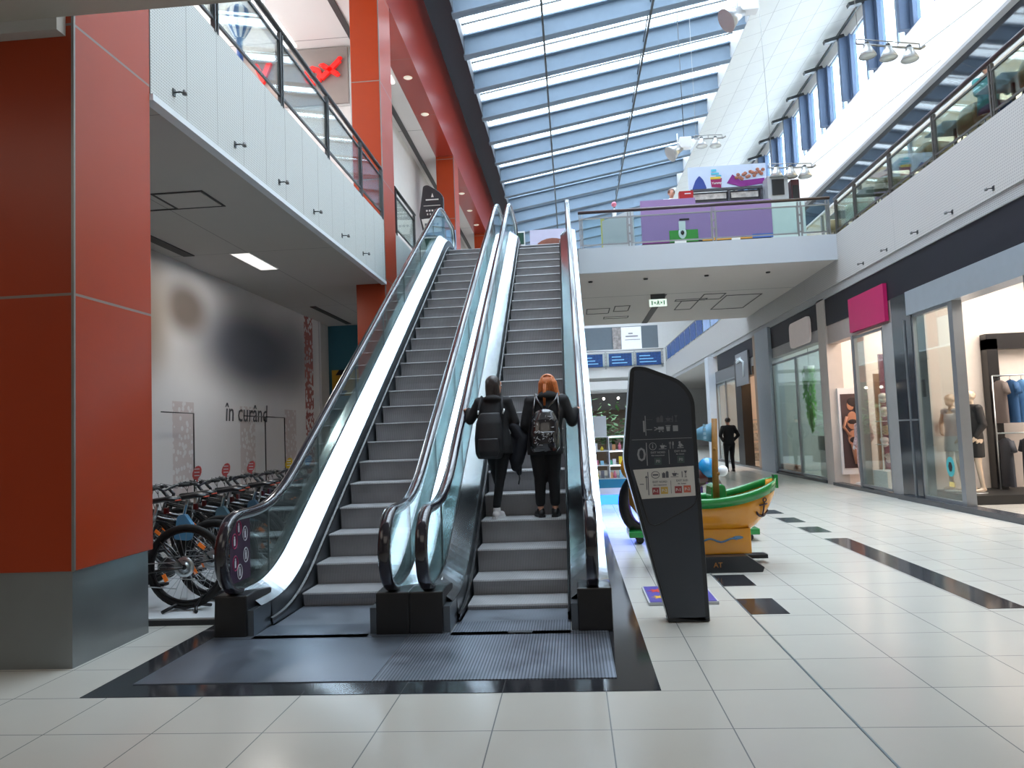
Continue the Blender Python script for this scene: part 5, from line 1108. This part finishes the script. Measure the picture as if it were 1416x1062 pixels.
FLOR = mat('floral_cloth', (.62, .42, .42), .6, var=.8, scale=18)
stander('mannequin in pale floral pyjamas beside the framed poster', (6.86, 18.5, .02), 1.9, 1.04, FLOR, FLOR, None, cat='mannequin', name='mannequin', skin=MANW, shoes=False, bald=True, base=True)
# shop A furniture
t = thing('clothes_rack', 'black framed clothes rack behind the open shop entrance', 'clothes rack', (8.4, 14.4, 0))
s = MB(); s.box(7.95, 8.15, 15.0, 15.22, 0, 3.0); s.box(7.95, 10.8, 15.0, 15.22, 2.8, 3.1); s.box(9.6, 9.8, 15.0, 15.22, 0, 2.8); s.build('bay_frame', BLACK, t)
s = MB(); s.tube([(7.9, 14.8, 2.28), (9.7, 14.8, 2.28)], .014, 8); s.tube([(8.1, 14.8, 2.28), (8.1, 15.1, 2.28)], .014, 8); s.tube([(9.7, 14.8, 2.28), (9.7, 15.1, 2.28)], .014, 8); s.tube([(7.9, 14.8, 1.2), (9.7, 14.8, 1.2)], .014, 8); s.tube([(9.7, 14.8, 1.2), (9.7, 14.8, 2.28)], .014, 8); s.tube([(7.9, 14.8, 0), (7.9, 14.8, 2.28)], .014, 8); s.tube([(8.1, 14.8, 1.2), (8.1, 15.1, 1.2)], .014, 8); s.tube([(9.7, 14.8, 1.2), (9.7, 15.1, 1.2)], .014, 8); s.build('rail', STEEL, t)
def garment(x, y, z, col, label, L=.75, grp='garments on the clothes rack'):
    t = thing('hanging_garment', label, 'garment', (x, y, z), None)
    s = MB(); s.tube([(x, y, z+.02), (x, y+.02, z-.03), (x, y, z-.05)], .004, 5); s.tube([(x, y-.2, z-.12), (x, y, z-.05), (x, y+.2, z-.12)], .007, 5); s.build('hanger', DARKST, t)
    s = MB(); rows = []
    for f_, wd, dp in ((0, .07, .03), (.06, .20, .05), (.2, .19, .06), (.6, .20, .07), (1, .22, .06)): rows.append([(x+dp*math.sin(k*PI/8), y+wd*math.cos(k*PI/8), z-.06-L*f_) for k in range(16)])
    s.grid(rows, True, closed=True)
    for sy in (-1, 1): s.tube([(x, y+sy*.17, z-.12), (x, y+sy*.24, z-.32)], [.05, .06], 8)
    s.build('fabric', mat('garment_%s' % label[:9].replace(' ', '_'), col, .7), t); return t
for i, (x, c, l) in enumerate(((8.02, (.16, .13, .12), 'taupe brown jacket hanging on the rack'), (8.22, (.03, .10, .24), 'dark navy blue shirt hanging on the rack'), (8.42, (.16, .38, .68), 'bright blue shirt hanging on the rack'), (8.7, (.3, .48, .66), 'light blue shirt hanging on the rack'), (9.0, (.12, .14, .2), 'slate shirt hanging at the end of the rack'))): garment(x, 14.8, 2.25, c, l, .8)
for i, (x, c, l) in enumerate(((8.05, (.05, .055, .07), 'charcoal trousers on the lower rail'), (8.45, (.07, .08, .1), 'dark grey skirt on the lower rail'), (8.9, (.04, .045, .06), 'black coat on the lower rail'))): garment(x, 14.8, 1.17, c, l, .9)
# stickers on shop glass
def flat_oval(x, y, z, ry, rz, m, nm, label, cat='sticker'):
    s = MB(); s.prism([(y+ry*math.cos(k*PI/10), z+rz*math.sin(k*PI/10)) for k in range(20)], 0, x-.003, x); o = s.build(nm, m); return tag(o, label, cat)
o = flat_oval(XS-.007, 13.42, .70, .14, .17, mat('sticker_teal', srgb(70, 165, 170), .4), 'oval_sticker', 'oval teal sticker low on the shop glass left of the entrance')
q = MB(); q.prism([(13.42+.07*math.cos(k*PI/3), .70+.09*math.sin(k*PI/3)) for k in range(6)], 0, XS-.013, XS-.0105); q.build('shield_mark', BLACK, o)
o = tag(MB().box(XS-.010, XS-.007, 13.34, 13.5, .36, .44).build('sticker', mat('sticker_yellow', srgb(215, 195, 120), .4)), 'small yellow sticker under the oval one on the shop glass', 'sticker')
t = thing('notice', 'blue, red and white notice on the glass right of the shop entrance', 'notice', (XS-.01, 10.5, .6)); MB().box(XS-.010, XS-.007, 10.38, 10.62, .62, 1.12).build('white_sheet', STW, t); MB().box(XS-.012, XS-.0101, 10.40, 10.60, .98, 1.10).build('blue_field', mat('field_blue', srgb(40, 60, 140), .4), t); MB().box(XS-.012, XS-.0101, 10.42, 10.58, .78, .93).build('red_field', mat('field_red', srgb(150, 30, 50), .4), t)
s = MB(); s.prism([(10.35, .16), (10.65, .16), (10.53, .30), (10.50, .52), (10.47, .30)], 0, XS-.010, XS-.007); o = s.build('white_sticker', STW); tag(o, 'white spire-shaped sticker at the foot of the shop glass', 'sticker')
# shop B: poster and lingerie display
t = thing('framed_poster', 'white framed fashion poster leaning in the open lingerie shop', 'poster', (7.1, 19.0, .1))
MB().box(6.50, 7.35, 18.98, 19.06, .25, 2.35).build('frame', mat('frame_white', (.75, .72, .70), .5), t); MB().box(6.55, 7.2, 18.965, 18.98, .40, 2.2).build('picture', mat('picture_dark', (.06, .035, .035), .5), t)
pic = MB(); SK = mat('picture_skin', (.42, .19, .11), .5); y = 18.955; pdx = -.48
pic.ball((7.25+pdx, y, 1.92), (.09, .004, .12), 12, 8); pic.ball((7.28+pdx, y, 1.55), (.14, .004, .22), 12, 8); pic.ball((7.30+pdx, y, 1.12), (.16, .004, .20), 12, 8); pic.tube([(7.15+pdx, y, 1.65), (7.06+pdx, y, 1.4), (7.2+pdx, y, 1.18)], .035, 6); pic.tube([(7.26+pdx, y, 1.0), (7.32+pdx, y, .5)], [.07, .05], 6); pic.tube([(7.38+pdx, y, 1.0), (7.46+pdx, y, .5)], [.065, .05], 6); pic.build('figure', SK, t)
pic = MB(); pic.ball((7.30+pdx, y-.002, 2.0), (.12, .004, .12), 12, 8); pic.ball((7.38+pdx, y-.002, 1.85), (.06, .004, .14), 10, 8); pic.ball((7.28+pdx, y-.005, 1.52), (.12, .003, .06), 10, 6); pic.ball((7.31+pdx, y-.005, 1.08), (.13, .003, .08), 10, 6); pic.build('dark_shapes', mat('picture_black', (.02, .012, .012), .5), t)
t = thing('lingerie_display', 'wine-coloured display panel with small torso forms in the shop window', 'display', (6.9, 17, 0))
MB().box(6.85, 7.9, 17.3, 17.34, .1, 3.0).build('back_panel', mat('wine_panel', (.20, .06, .10), .5), t); MB().box(6.55, 7.5, 16.5, 17.25, .0, .45).build('white_plinth', WHITE, t); MB().box(6.95, 7.9, 17.9, 17.94, .0, 2.6).build('tan_panel', mat('tan_panel', (.5, .30, .18), .5), t)
for k, (x, z, c_) in enumerate(((6.75, 2.05, (.75, .68, .62)), (6.75, 1.75, (.72, .6, .55)), (6.78, 1.35, (.65, .45, .3)), (6.72, 1.1, (.7, .6, .6)), (6.8, .75, (.75, .62, .58)))):
    s = MB(); s.ball((x, 16.95, z), (.09, .13, .07), 12, 8); s.ball((x, 16.95, z-.09), (.07, .10, .06), 12, 8); s.build('torso_form', mat('form_%d' % k, c_, .4), t)
s = MB(); s.box(6.6, 7.2, 16.8, 17.15, 1.0, 1.015); s.box(6.6, 7.2, 16.8, 17.15, 1.5, 1.515); s.box(6.6, 6.62, 16.8, 16.82, .45, 2.0); s.build('glass_shelf', mat('shelf_glass', (.6, .68, .68), .1), t)
# shop C plants and counter
t = thing('hanging_plant', 'bright green trailing plant hanging behind the shop glass', 'plant', (7.0, 22.6, 1.2))
lf = MB()
for i in range(520):
    a = R.uniform(0, 6.3); z = R.uniform(1.3, 3.1); r_ = .30*math.sin(min(1, (z-1.2)/1.2)*PI/2)*R.uniform(.3, 1); p = Vector((7.0+r_*.6*math.cos(a), 22.7+r_*math.sin(a)*1.3, z)); d1 = Vector((R.uniform(-.03, .03), R.uniform(-.03, .03), -.09)); d2 = Vector((-.02*math.sin(a), .025, .01)); lf.quad(p-d1, p-d2, p+d1, p+d2)
lf.build('foliage', mat('plant_bright', (.16, .48, .10), .5, var=.5), t); MB().lathe([(0, 0), (.12, 0), (.16, .2), (0, .2)], (7.0, 22.7, 3.0), 14).build('pot', WHITE, t); s = MB(); s.tube([(7, 22.7, 3.2), (7, 22.7, 4.5)], .006, 4); s.build('cord', BLACK, t)
t = thing('shop_counter', 'dark and white counter behind the plant shop glass', 'counter', (7.5, 22, 0)); MB().box(7.0, 7.6, 20.4, 22.2, 0.03, .75).build('white_base', WHITE, t); MB().box(6.98, 7.65, 20.38, 22.22, .75, 1.15).build('grey_top', mat('counter_grey', (.22, .25, .25), .4), t)
s = MB().box(XS+.05, XS+.25, 22.6, 24.2, .07, .3); tr(s, mat('skirting_red', (.35, .14, .09), .5))
# shop D warm shelves with a seated statue
WD = mat('shelf_wood', (.55, .30, .16), .5)
t = thing('display_shelves', 'warm lit wooden shelves full of gifts behind the dark doorway', 'shelves', (7.6, 27.6, 0))
s = MB(); s.box(6.9, 9.0, 28.2, 28.3, 0, 3.2); s.build('back_panel', WD, t)
for z in (.45, .85, 1.25, 1.6, 1.95, 2.35): MB().box(6.95, 8.6, 27.75, 28.2, z, z+.04).build('shelf', WD, t)
for x in (6.9, 8.55): MB().box(x, x+.05, 27.75, 28.2, 0, 3.0).build('side', WD, t)
s = MB(); bx_, by_, bz_ = 7.5, 27.9, 2.39
s.ball((bx_, by_, bz_+.08), (.30, .16, .08), 16, 8); s.ball((bx_, by_, bz_+.27), (.15, .11, .19), 14, 10); s.ball((bx_, by_, bz_+.55), (.085, .085, .11), 14, 10); s.ball((bx_, by_, bz_+.67), (.04, .04, .04), 10, 6); s.tube([(bx_-.14, by_, bz_+.38), (bx_-.2, by_-.05, bz_+.2), (bx_-.05, by_-.14, bz_+.12)], .045, 8); s.tube([(bx_+.14, by_, bz_+.38), (bx_+.2, by_-.05, bz_+.2), (bx_+.05, by_-.14, bz_+.12)], .045, 8)
tag(s.build('seated_statue', mat('statue_bronze', (.10, .07, .05), .4)), 'dark seated figure statue on the top warm lit shelf', 'statue')
gc = [(.8, .35, .15), (.75, .65, .55), (.6, .15, .08), (.85, .55, .3), (.35, .12, .08), (.85, .8, .7)]
for zi, z in enumerate((.49, .89, 1.29, 1.64, 1.99)):
    for k in range(7):
        x = 7.08+.2*k+R.uniform(-.02, .02); h_ = R.uniform(.12, .26); s = MB(); s.lathe([(0, 0), (.05, 0), (R.uniform(.05, .075), h_*.4), (.03, h_*.8), (.035, h_), (0, h_)], (x, 27.9, z), 10)
        tag(s.build('ornament', mat('gift_%d' % ((k+zi*2) % 6), gc[(k+zi*2) % 6], .4)), 'small vase-shaped ornament on the warm lit gift shelves', 'ornament', 'ornaments on the gift shelves')
t = thing('card_spinner', 'narrow dark rack of small pale cards beside the gift shelves', 'rack', (6.9, 26.8, 0)); MB().box(6.78, 7.02, 26.75, 26.85, .0, 2.1).build('rack_frame', mat('rack_grey', (.12, .12, .12), .4), t); s = MB()
for k in range(8): s.ball((6.9, 26.74, .5+.2*k), (.04, .01, .04), 8, 6)
s.build('cards', STW, t)
t = thing('shop_shelving', 'grey metal shelving in the far shop window behind the walking person', 'shelves', (7.2, 31, 0))
s = MB()
for z in (.1, .5, .9, 1.3, 1.7): s.box(6.8, 8.0, 30.6, 31.2, z, z+.05)
s.box(6.8, 6.85, 30.6, 31.2, 0, 1.9); s.box(7.95, 8.0, 30.6, 31.2, 0, 1.9); s.build('metal_frame', mat('shelving_grey', (.3, .33, .35), .4, .4), t)
for z in (.15, .55, .95, 1.35): MB().box(6.9, 7.85, 30.7, 31.1, z, z+.26).build('stock', mat('stock_mixed', (.35, .37, .38), .5, var=.9, scale=9), t)

# ------------------------------------------------------------------ upper right: shopfront, tables, diners
struct('wall_shopfront_upper', MB().box(10.44, 10.52, 1, 66, 9.95, 10.82), mat('transom_dark_gloss', (.015, .02, .03), .05, coat=.3))
struct('trim_190', MB().box(10.40, 10.52, 1, 66, 9.88, 9.95), WHITE)
for i, y in enumerate(range(3, 66, 4)):
    o = struct('window_%d' % (60+i), MB().box(10.42, 10.52, y-.05, y+.05, ZF, 9.9), FR); MB().box(10.46, 10.475, y+.05, y+3.95, ZF, 9.88).build('pane', glass('upper_shop_glass', (.9, .93, .93), .12), o)
struct('ceiling_food_court', MB().box(10.5, 16, 1, 66, 10.0, 10.1), mat('food_ceiling_glow', (.9, .8, .62), .5, emit=.6))  # ceiling given its own glow for the warm lit interior
struct('wall_food_court', MB().box(14.5, 14.6, 1, 66, ZF, 10.0), mat('food_wall_glow', (.9, .72, .42), .5, emit=.7, var=.3, scale=.6))  # warm room light put into the wall as emission
area('food_court_lamp', (12.5, 16, 9.8), (3, 20), 900, (1, .86, .66))
CH = mat('cafe_chair_olive', (.16, .14, .07), .4); TT = mat('cafe_table_top', (.25, .32, .32), .15)
def cafe_chair():
    t = thing('cafe_chair', 'olive plastic cafe chair with a rounded back at a table by the railing', 'chair', (0, 0, 0), 'cafe chairs along the food court railing')
    s = MB(); rows = []
    for k in range(13):
        a = -1.75+3.5*k/12; rows.append([(.25*math.sin(a), .23*math.cos(a), .45+.0), (.26*math.sin(a), .245*math.cos(a), .66+.0*k), (.25*math.sin(a), .245*math.cos(a), .64+.20*max(0, math.cos(a*.8)))])
    s.grid(rows); s.build('backrest', CH, t, solid=.02)
    s = MB(); s.lathe([(0, .44), (.22, .44), (.24, .46), (.22, .475), (0, .465)], (0, 0, 0), 20); s.build('seat', CH, t)
    for sx in (-1, 1):
        for sy in (-1, 1): s = MB(); s.tube([(sx*.14, sy*.14, .45), (sx*.21, sy*.21, .0)], .013, 6); s.build('leg', DARKST, t)
    return t
def cafe_table():
    t = thing('cafe_table', 'square grey-topped cafe table on a central post beside the railing', 'table', (0, 0, 0), 'cafe tables along the food court railing')
    s = MB(); s.box(-.36, .36, -.36, .36, .73, .755); s.build('table_top', TT, t, bevel=.008); s = MB(); s.cyl((0, 0, .02), (0, 0, .73), .03, 10); s.build('post', DARKST, t); s = MB(); s.box(-.22, .22, -.22, .22, 0, .02); s.build('base', DARKST, t)
    return t
c0_, t0_ = cafe_chair(), cafe_table(); first = True
for k in range(6):
    y = 10.0+1.75*k; x = 6.92
    if k == 0: t0_.location = (x, y, ZF+.001)
    else: dup(t0_, (x, y, ZF+.001))
    for j, dy in enumerate((-.62, .62)):
        rz = PI if dy < 0 else 0
        if k == 0 and j == 0: c0_.location = (x, y+dy, ZF+.001); c0_.rotation_euler = (0, 0, rz)
        else: dup(c0_, (x, y+dy, ZF+.001), rz+R.uniform(-.2, .2))
# diner far upper right
t = thing('person', 'seated diner in a teal top at the food court railing', 'person', (6.92, 12.44, ZF))
X = Matrix.Translation((6.92, 12.44, ZF+.03)) @ Matrix.Rotation(PI, 4, 'Z')
J = dict(pel=(0, 0, .55), wai=(0, .02, .72), che=(0, .04, .91), neck=(0, .05, 1.09), head=(0, .08, 1.22), shL=(-.175, .04, 1.03), shR=(.175, .04, 1.03), elL=(-.23, .14, .80), wrL=(-.12, .34, .80), elR=(.23, .14, .80), wrR=(.12, .34, .80),
         hipL=(-.09, .03, .53), hipR=(.09, .03, .53), knL=(-.12, .42, .52), anL=(-.12, .40, .09), toeL=(-.12, .54, .035), knR=(.12, .42, .52), anR=(.12, .40, .09), toeR=(.12, .54, .035))
V, P, bo = body(t, X, J, vox=.016)
fuse('top', [('f', [((0, 0, .50), .18, .13), ((0, .02, .72), .16, .12), ((0, .04, .92), .18, .12), ((0, .05, 1.03), .15, .1), ((0, .05, 1.1), .06, .06)]), ('c', V['shL'], V['elL'], .064, .055), ('c', V['elL'], V['wrL'], .052, .04), ('c', V['shR'], V['elR'], .064, .055), ('c', V['elR'], V['wrR'], .052, .04), ('c', V['shL'], V['shR'], .068, .068)], mat('top_teal', (.03, .22, .22), .7), t, X, .016)
fuse('trousers', [('e', V['pel'], (.16, .13, .11)), ('c', V['hipL'], V['knL'], .095, .065), ('c', V['knL'], V['anL'], .064, .05), ('c', V['hipR'], V['knR'], .095, .065), ('c', V['knR'], V['anR'], .064, .05)], mat('denim', (.04, .06, .12), .8), t, X, .016)
fuse('hair', [('e', V['head']+Vector((0, -.015, .03)), (.085, .098, .088))], mat('dark_hair', (.03, .022, .02), .45), t, X, .012)
for a in 'LR': shoe(J['an'+a], J['toe'+a], t, X, BSH, BSH, .04)

# ------------------------------------------------------------------ kiosk on the bridge
PUR = mat('kiosk_purple', srgb(150, 122, 172), .5, var=.03)
t = thing('food_kiosk', 'purple food kiosk on the bridge behind the glass railing', 'kiosk', (3.5, 19.2, ZF))
MB().box(1.93, 5.1, 18.6, 18.66, 6.15, 7.05).build('front_panel', PUR, t); MB().box(1.93, 3.28, 18.62, 18.68, 7.05, 7.2).build('raised_panel', PUR, t)
s = MB(); s.box(1.93, 2.7, 18.595, 18.6, 6.10, 6.16); s.build('stripe_magenta', mat('stripe_magenta', srgb(120, 50, 120), .5), t); s = MB(); s.box(2.6, 3.3, 18.592, 18.6, 6.10, 6.40); s.build('green_patch', mat('patch_green', srgb(60, 140, 60), .5), t)
s = MB(); s.box(3.4, 4.6, 18.595, 18.6, 6.10, 6.17); s.build('stripe_orange', mat('stripe_orange', srgb(210, 150, 60), .5), t); s = MB(); s.box(4.6, 5.1, 18.595, 18.6, 6.10, 6.2); s.build('stripe_blue_block', mat('patch_blue', srgb(70, 110, 190), .5), t)
s = MB(); s.ball((2.92, 18.59, 6.32), (.10, .01, .14), 12, 8); s.box(2.84, 3.0, 18.58, 18.59, 6.42, 6.62); s.build('cup_print', mat('print_pale', (.6, .7, .7), .5), t); s = MB(); s.ball((2.92, 18.57, 6.33), (.045, .01, .06), 10, 6); s.box(2.86, 3.1, 18.575, 18.582, 6.64, 6.68); s.build('cup_mark', BLACK, t)
MB().box(1.95, 5.08, 18.7, 18.9, ZF+.005, 6.15).build('plinth', mat('kiosk_plinth', (.05, .05, .055), .4), t); s = MB(); s.box(2.72, 3.0, 18.56, 18.6, 5.86, 6.15); s.box(4.1, 4.3, 18.56, 18.6, 5.86, 6.12); s.build('white_foot', WHITE, t)
MB().box(5.1, 5.9, 18.62, 18.66, 6.0, 7.0).build('frosted_panel', mat('frosted_teal', (.55, .68, .68), .4), t)
s = MB(); s.box(3.30, 5.1, 19.4, 19.45, 7.10, 7.55); s.build('back_counter', mat('counter_dark', (.07, .07, .085), .4), t)
s = MB()
for z in (7.12, 7.36): s.box(3.36, 4.2, 19.36, 19.4, z, z+.14); s.box(4.32, 5.0, 19.36, 19.4, z, z+.14)
s.build('counter_goods', mat('goods_pale', (.55, .52, .5), .5, var=.7, scale=9), t)
s = MB()
for x in (3.3, 4.24, 5.06): s.box(x, x+.05, 19.32, 19.38, 7.05, 7.62)
s.box(3.3, 5.1, 19.3, 19.38, 7.56, 7.62); s.build('counter_frame', mat('counter_dark', (.07, .07, .085), .4), t); MB().box(3.3, 5.1, 18.67, 19.5, 7.02, 7.06).build('worktop', DARKST, t)
for x in (3.34, 5.02): MB().box(x, x+.06, 19.5, 19.56, ZF+.005, 8.2).build('board_post', DARKST, t)
t = thing('advertising_board', 'blue-white advertising board with a sweets box above the purple kiosk', 'board', (4.2, 19.4, 7.6))
ab = MB().box(3.28, 5.25, 19.46, 19.5, 7.62, 8.25).build('board', mat('board_sky', srgb(190, 205, 230), .5, emit=.1), t)
s = MB(); s.prism([(4.25, 7.78), (4.62, 7.66), (5.2, 7.72), (5.2, 7.86), (4.6, 7.82), (4.4, 8.0)], 1, 19.445, 19.46); s.build('purple_box_print', mat('box_purple', srgb(130, 30, 130), .5), t)
s = MB()
for k in range(16): s.ball((4.5+.045*k, 19.44, 7.90+.07*math.sin(k*1.7)+.01*k), (.05, .008, .045), 8, 6)
s.build('sweets_print', mat('sweets', srgb(160, 100, 80), .5, var=.8, scale=20), t)
s = MB(); s.prism([(3.86, 7.70), (4.1, 7.67), (4.13, 7.92), (3.84, 7.94)], 1, 19.445, 19.46); s.build('packet_print', mat('packet_magenta', srgb(150, 20, 90), .5), t); s = MB(); s.box(3.84, 4.1, 19.44, 19.446, 7.90, 7.96); s.build('packet_band', mat('packet_yellow', srgb(220, 190, 60), .5), t)
text_mesh('Yummy', .08, STW, t, (3.87, 19.44, 7.77), (1, 0, .02), (0, 0, 1), depth=.001, bold=.001); s = MB(); s.box(3.87, 4.0, 19.44, 19.45, 8.10, 8.16); s.box(3.86, 4.06, 19.44, 19.45, 8.02, 8.07); s.box(3.98, 4.12, 19.44, 19.45, 7.97, 8.0); s.build('cyan_print', mat('ink_cyan', srgb(90, 190, 220), .5), t)
s = MB(); s.prism(round_poly([(3.36, 7.66), (3.74, 7.66), (3.66, 7.9), (3.56, 8.02), (3.46, 7.9)], .04, 3), 1, 19.445, 19.46); s.build('blue_shape_print', mat('shape_blue', srgb(45, 70, 150), .5), t)
t = thing('coffee_machine', 'grey vending machine with black front at the right end of the kiosk', 'machine', (5.4, 19.3, 7.0)); MB().box(5.15, 5.65, 19.0, 19.5, 5.87, 7.75).build('cabinet', mat('machine_grey', (.45, .46, .48), .4, .4), t); MB().box(5.25, 5.55, 18.98, 19.0, 7.25, 7.65).build('screen', BLACK, t)
s = MB(); s.box(5.75, 5.95, 19.1, 19.5, 5.87, 7.65); o = s.build('drinks_cooler', mat('cooler_red', (.10, .02, .03), .4)); tag(o, 'narrow dark red cooler right of the grey machine', 'cooler')
q = MB().box(5.78, 5.92, 19.08, 19.1, 6.6, 7.5).build('door', BLACK, o)
t = thing('card_terminal', 'red box on the left end of the kiosk counter', 'box', (3.0, 18.9, 7.2)); MB().box(2.92, 3.26, 18.74, 18.92, 7.205, 7.42).build('box', mat('red_box', srgb(170, 20, 30), .4), t); MB().box(3.05, 3.2, 18.73, 18.74, 7.34, 7.36).build('print', STW, t)
MB().box(1.95, 3.27, 18.69, 18.93, 7.16, 7.2).build('side_worktop', PUR, bpy.data.objects['food_kiosk'])
stander('kiosk attendant in a white top behind the purple counter', (2.80, 19.3, ZF), PI, 1.10, WHITE, BLK2, mat('brown_hair', (.12, .05, .03), .5))
t = thing('info_panel', 'grey angled panel leaning inside the bridge railing beside the escalator', 'panel', (1.3, 18.4, ZF)); s = MB(); s.prism([(.95, ZF+.02), (1.72, ZF+.02), (1.72, 6.92), (.95, 6.66)], 1, 18.3, 18.33); s.build('panel', mat('panel_grey', (.48, .52, .56), .4), t)
s = MB(); s.cyl((1.2, 18.32, ZF), (1.2, 18.32, ZF+.03), .1, 12); s.cyl((1.6, 18.32, ZF), (1.6, 18.32, ZF+.03), .1, 12); s.build('foot', DARKST, t)
t = thing('mini_statue', 'slim white figure ornament with yellow side panels behind the railing', 'ornament', (1.3, 19.5, ZF)); s = MB(); s.lathe([(0, 0), (.16, 0), (.16, .1), (.05, .2), (.06, .9), (.10, 1.1), (.05, 1.3), (.06, 1.42), (0, 1.5)], (1.35, 19.6, ZF+.005), 14); s.build('figure', WHITE, t); s = MB(); s.ball((1.35, 19.6, 7.45), .07, 12, 8); s.build('pink_ball', mat('ball_pink', (.7, .2, .3), .4), t); s = MB(); s.box(.98, 1.08, 19.55, 19.6, ZF+.02, 7.1); s.build('yellow_strip', mat('strip_olive', (.4, .4, .1), .5), t)
t = thing('poster_stand', 'poster with a close-up of brown hair at the top of the right escalator', 'poster', (-.55, 22.0, ZF)); MB().box(-1.0, .25, 22.0, 22.05, ZF+.02, 7.55).build('board', mat('board_lilac', srgb(190, 190, 215), .5), t); s = MB(); s.ball((-.35, 21.99, 6.95), (.52, .01, .33), 18, 10); s.build('hair_print', mat('print_hair', srgb(125, 75, 60), .5, var=.3), t)
t = thing('hanging_sign', 'dark green sign left of the hair poster at the escalator head', 'sign', (-1.6, 22.5, 7)); MB().box(-1.75, -1.2, 22.4, 22.44, 7.25, 7.6).build('green_panel', mat('dark_green', (.01, .06, .04), .4), t); MB().box(-1.78, -1.17, 22.42, 22.46, 7.2, 7.65).build('pale_frame', WHITE, t); MB().box(-1.5, -1.45, 22.44, 22.48, ZF, 7.2).build('post', FR, t)
t = thing('roll_up_banner', 'narrow pale blue roll-up banner at the head of the left escalator', 'banner', (-2.9, 19.5, ZF)); MB().box(-3.1, -2.85, 19.5, 19.52, ZF+.05, 7.0).build('sheet', mat('sheet_blue', srgb(150, 180, 225), .5, var=.3), t); MB().box(-3.12, -2.83, 19.45, 19.57, ZF, ZF+.05).build('foot', DARKST, t)

# ------------------------------------------------------------------ lamp clusters under the roof
def cluster(p, q, nn, label, drop=.0, rod=True, big=1.0):
    p, q = Vector(p), Vector(q); t = thing('spotlight_bar', label, 'ceiling light', (p+q)/2)
    s = MB(); s.tube([p, q], .022*big, 8); s.tube([p+Vector((0, 0, .1)), q+Vector((0, 0, .1))], .012*big, 6); s.tube([q, q+Vector((.1, 0, .05))], .03, 6)
    for k in range(3): u = p.lerp(q, k/2); s.tube([u, u+Vector((0, 0, .1))], .012, 6)
    s.build('bar', mat('bar_grey', (.3, .3, .3), .35, .8), t)
    for k in range(nn):
        u = p.lerp(q, (k+.5)/nn); s = MB(); s.lathe([(0, .12), (.06, .12), (.10, .02), (.17, -.12), (.16, -.13), (.09, -.02), (0, 0)], u+Vector((0, 0, -.12)), 18); h_ = s.build('lamp_shade', mat('shade_metal', (.5, .5, .5), .3, .8), t)
        s = MB(); s.lathe([(0, -.10), (.14, -.11), (.14, -.118), (0, -.118)], u+Vector((0, 0, -.12)), 16); s.build('lamp_glass', mat('lamp_glass', (.75, .78, .76), .2), h_)
        s = MB(); s.ball(u+Vector((0, 0, .03)), (.05, .05, .04), 10, 6); s.build('bracket', DARKST, h_)
    return t
def wire(name, a, b, label):
    o = MB().tube([a, b], .006, 4).build(name, mat('wire_grey', (.4, .4, .4), .4, .6)); return tag(o, label, 'wire')
cl = cluster((5.95, 15.0, 9.0), (7.15, 15.0, 8.80), 3, 'bar of three round spotlights before the bright white wall, nearest')
b_ = MB(); b_.tube([(7.2, 15.0, 8.85), (10.3, 15.6, 9.9+1.2)], .008, 5); b_.tube([(6.0, 15, 9.1), (5.9, 15.1, 14.35)], .006, 4); b_.build('suspension_wire', mat('wire_grey', (.4, .4, .4), .4, .6), cl)
cl = cluster((5.2, 19.0, 7.96+.0), (6.25, 19.0, 7.9), 3, 'bar of three round spotlights above the end of the kiosk')
b_ = MB(); b_.tube([(6.25, 19, 7.95), (10.3, 20.5, 11.1)], .008, 5); b_.tube([(5.3, 19, 8.06), (5.2, 19.1, 14.2)], .006, 4); b_.build('suspension_wire', mat('wire_grey', (.4, .4, .4), .4, .6), cl)
cl = cluster((3.95, 22.0, 9.98), (4.75, 22.0, 9.95), 2, 'bar of two round spotlights beside the skylight edge')
b_ = MB(); b_.tube([(4.0, 22, 10.1), (4.0, 22, 14.05)], .006, 4); b_.build('suspension_wire', mat('wire_grey', (.4, .4, .4), .4, .6), cl)
def floodlight(x, y, z, s_, label, top):
    t = thing('floodlight', label, 'ceiling light', (x, y, z)); s = MB(); rows = MB()
    s.tube([(x, y, z), (x-.16*s_, y-.05, z-.10*s_), (x-.34*s_, y-.1, z-.22*s_)], [.10*s_, .14*s_, .24*s_], 18); s.build('reflector', mat('shade_metal', (.5, .5, .5), .3, .8), t)
    s = MB(); s.box(x-.05*s_, x+.30*s_, y-.12*s_, y+.12*s_, z-.05*s_, z+.28*s_); s.build('ballast_box', mat('ballast_white', (.75, .75, .77), .4), t, bevel=.02)
    s = MB(); s.tube([(x+.1, y, z+.25*s_), (x+.1, y, top)], .012, 5); s.build('suspension_rod', DARKST, t); s = MB(); s.tube([(x-.1*s_, y-.05, z-.02), (x-.1*s_, y-.05, z+.4*s_)], .02, 6); s.build('bracket', WHITE, t)
floodlight(5.55, 22, 13.75, 1.5, 'large silver floodlight at the upper edge of the skylight', 14.3)
floodlight(3.55, 22, 9.75, 1.0, 'silver floodlight beside the bar of two spotlights', 13.9)
